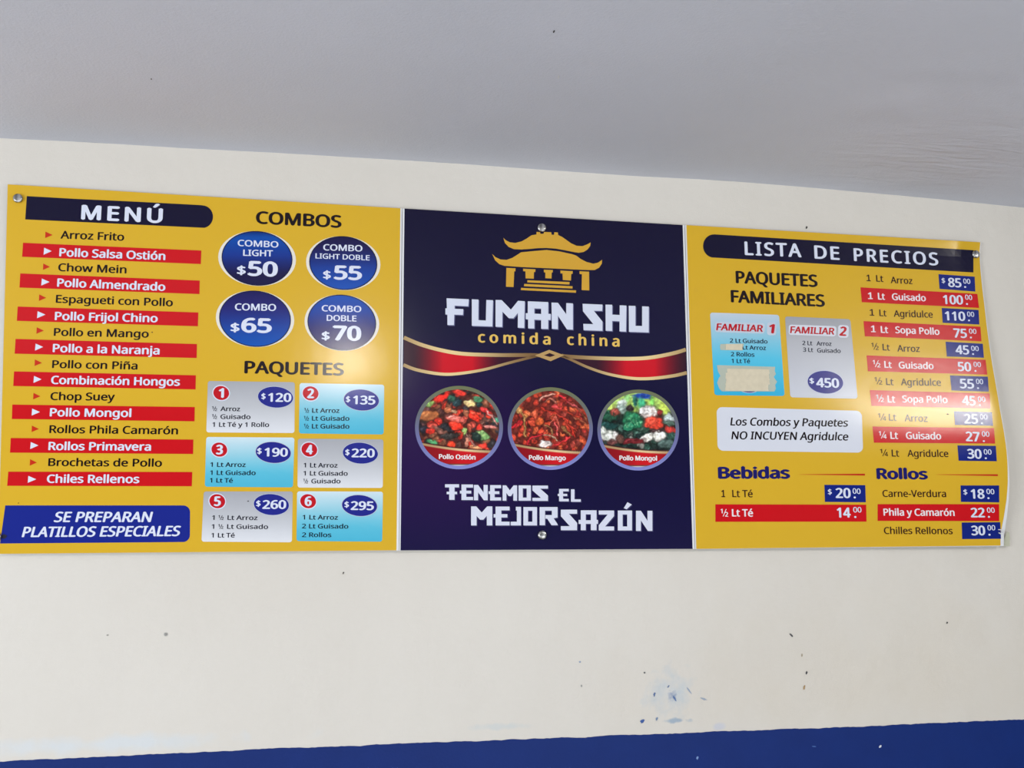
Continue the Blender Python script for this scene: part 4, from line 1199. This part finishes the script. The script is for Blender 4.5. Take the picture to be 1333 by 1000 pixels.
lines = [
    ('J', 0, [('1', 82, 391, 107, 392), ('Lt', 140, 394, 182, 396), ('Arroz', 226, 403, 355, 409)], (508, 350, 722, 365, 726, 453, 514, 437), (527, 402, 548, 403), ('85', 566, 425, 645, 429), (655, 405, 697, 408)),
    ('J', 1, [('1', 91, 497, 119, 498), ('Lt', 150, 500, 192, 502), ('Guisado', 233, 503, 434, 511)], (46, 428, 738, 467, 748, 550, 54, 516), None, ('100', 536, 527, 655, 530), (666, 500, 708, 503)),
    ('J', 0, [('1', 101, 595, 128, 596), ('Lt', 159, 598, 201, 600), ('Agridulce', 244, 602, 475, 608)], (527, 550, 745, 562, 750, 648, 533, 638), None, ('110', 547, 623, 668, 627), (678, 600, 720, 603)),
    ('J', 1, [('1', 109, 693, 137, 694), ('Lt', 167, 697, 211, 699), ('Sopa Pollo', 253, 699, 515, 710)], (64, 628, 756, 661, 763, 748, 72, 718), None, ('75', 597, 725, 678, 728), (689, 701, 733, 704)),
    ('J', 0, [('½', 110, 797, 155, 799), ('Lt', 178, 801, 221, 803), ('Arroz', 265, 808, 398, 811)], (550, 750, 770, 762, 777, 845, 557, 837), None, ('45', 610, 823, 691, 826), (702, 803, 747, 806)),
    ('J', 1, [('½', 118, 900, 165, 902), ('Lt', 188, 904, 232, 906), ('Guisado', 273, 908, 480, 913)], (82, 831, 787, 857, 797, 945, 90, 925), None, ('50', 623, 923, 703, 926), (716, 898, 760, 900)),
    ('M', 0, [('½', 123, 45, 168, 47), ('Lt', 190, 49, 232, 51), ('Agridulce', 274, 51, 501, 54)], (551, -5, 765, 2, 771, 87, 560, 80), None, ('55', 608, 67, 689, 70), (699, 43, 739, 45)),
    ('M', 1, [('½', 132, 145, 178, 146), ('Lt', 198, 148, 242, 149), ('Sopa Pollo', 281, 148, 538, 152)], (97, 78, 775, 97, 781, 183, 106, 167), None, ('45', 620, 162, 698, 166), (709, 143, 752, 145)),
    ('M', 0, [('¼', 143, 250, 190, 251), ('Lt', 206, 251, 248, 252), ('Arroz', 295, 255, 425, 258)], (573, 198, 788, 203, 795, 280, 580, 275), None, ('25', 632, 267, 711, 269), (721, 243, 763, 245)),
    ('M', 1, [('¼', 147, 352, 193, 353), ('Lt', 214, 354, 258, 355), ('Guisado', 302, 355, 502, 358)], (112, 284, 800, 293, 807, 381, 120, 376), None, ('27', 641, 367, 722, 370), (732, 340, 775, 342)),
    ('M', 0, [('¼', 155, 452, 201, 453), ('Lt', 222, 454, 264, 455), ('Agridulce', 311, 455, 543, 457)], (593, 391, 811, 394, 816, 481, 600, 478), None, ('30', 650, 465, 732, 467), (743, 442, 787, 443)),
    ('M', 0, [('Carne-Verdura', 170, 683, 530, 684)], (611, 618, 829, 618, 830, 714, 613, 711), (628, 670, 650, 670), ('18', 670, 693, 748, 693), (758, 666, 803, 668)),
    ('M', 1, [('Phila y Camarón', 175, 789, 578, 791)], (141, 724, 829, 724, 830, 820, 141, 819), None, ('22', 670, 799, 750, 799), (761, 772, 805, 773)),
    ('M', 0, [('Chilles Rellonos', 178, 893, 567, 894)], (617, 828, 835, 826, 840, 920, 620, 922), None, ('30', 673, 900, 752, 900), (764, 872, 808, 872)),
    ('L', 0, [('1', 205, 697, 225, 697), ('Lt Té', 264, 697, 375, 698)], (763, 630, 985, 632, 988, 725, 766, 723), (783, 683, 804, 683), ('20', 825, 702, 907, 702), (917, 678, 960, 680)),
    ('L', 1, [('½', 200, 802, 242, 803), ('Lt Té', 262, 802, 377, 803)], (172, 736, 990, 738, 992, 830, 172, 831), None, ('14', 832, 808, 907, 808), (920, 780, 965, 780))]
for z, red, words, bx, dl, pq, n00 in lines:
    P4 = [zp(z, bx[i], bx[i + 1]) for i in (0, 2, 4, 6)]
    if red:
        p = Part('price_strip', b3, BS)
        p.quad(*P4, RED if z != 'L' else (200, 12, 24), 0.0009, step=4)
        for wd in words: p.text(z, *wd, 40, (236, 226, 232), .85, lift=0.0016)
        price(p, z, dl, pq, n00)
        p.done()
    else:
        p = Part('price_line', b3, BS)
        for wd in words: p.text(z, *wd, 39, (54, 24, 22), .5)
        ln_ = p.done()
        p = Part('price_box', ln_, BS)
        p.quad(*P4, BOXB, 0.0009, step=4)
        price(p, z, dl, pq, n00)
        p.done()
cap_screw(b3, *zp('J', 722, 235), 4.6, BS, 'darker screw cap')
o = fleck('dirt_speck', b3, *zp('M', 538, 214), 1.6, .9, .2, (70, 50, 30), FACE, 3, bent_surf)
o = fleck('dirt_speck', b3, *zp('M', 492, 146), 1.8, .9, -.5, (40, 30, 60), FACE, 9, bent_surf)
# loose end of clear tape behind the lower right corner and a bent hook wire
q = [(872, 880), (888, 884), (890, 962), (850, 962), (858, 920)]
v = [hit(*zp('M', *a), 0.015) for a in q] + [hit(*zp('M', *a), 0.013) for a in q]
f = [(4, 3, 2, 1, 0), (5, 6, 7, 8, 9)] + [(i, (i + 1) % 5, 5 + (i + 1) % 5, 5 + i) for i in range(5)]
mesh_obj('clear_tape', v, f, [CLEAR], b3)
pts = [BS(*zp('M', *a), 0.004) for a in spline([(826, 868), (840, 870), (852, 880), (842, 892), (828, 886)], 5)]
v, f = [], []
for i, c in enumerate(pts):
    for j in range(6):
        a = 2 * math.pi * j / 6
        v.append(c + Vector((0.0018 * math.cos(a), 0.0018 * math.sin(a), 0.0018 * math.sin(a + 1))))
for i in range(len(pts) - 1):
    f += [(6 * i + j, 6 * i + (j + 1) % 6, 6 * i + 6 + (j + 1) % 6, 6 * i + 6 + j) for j in range(6)]
tag(mesh_obj('hook', v, f, [PVC], b3), 'small pale plastic hook')
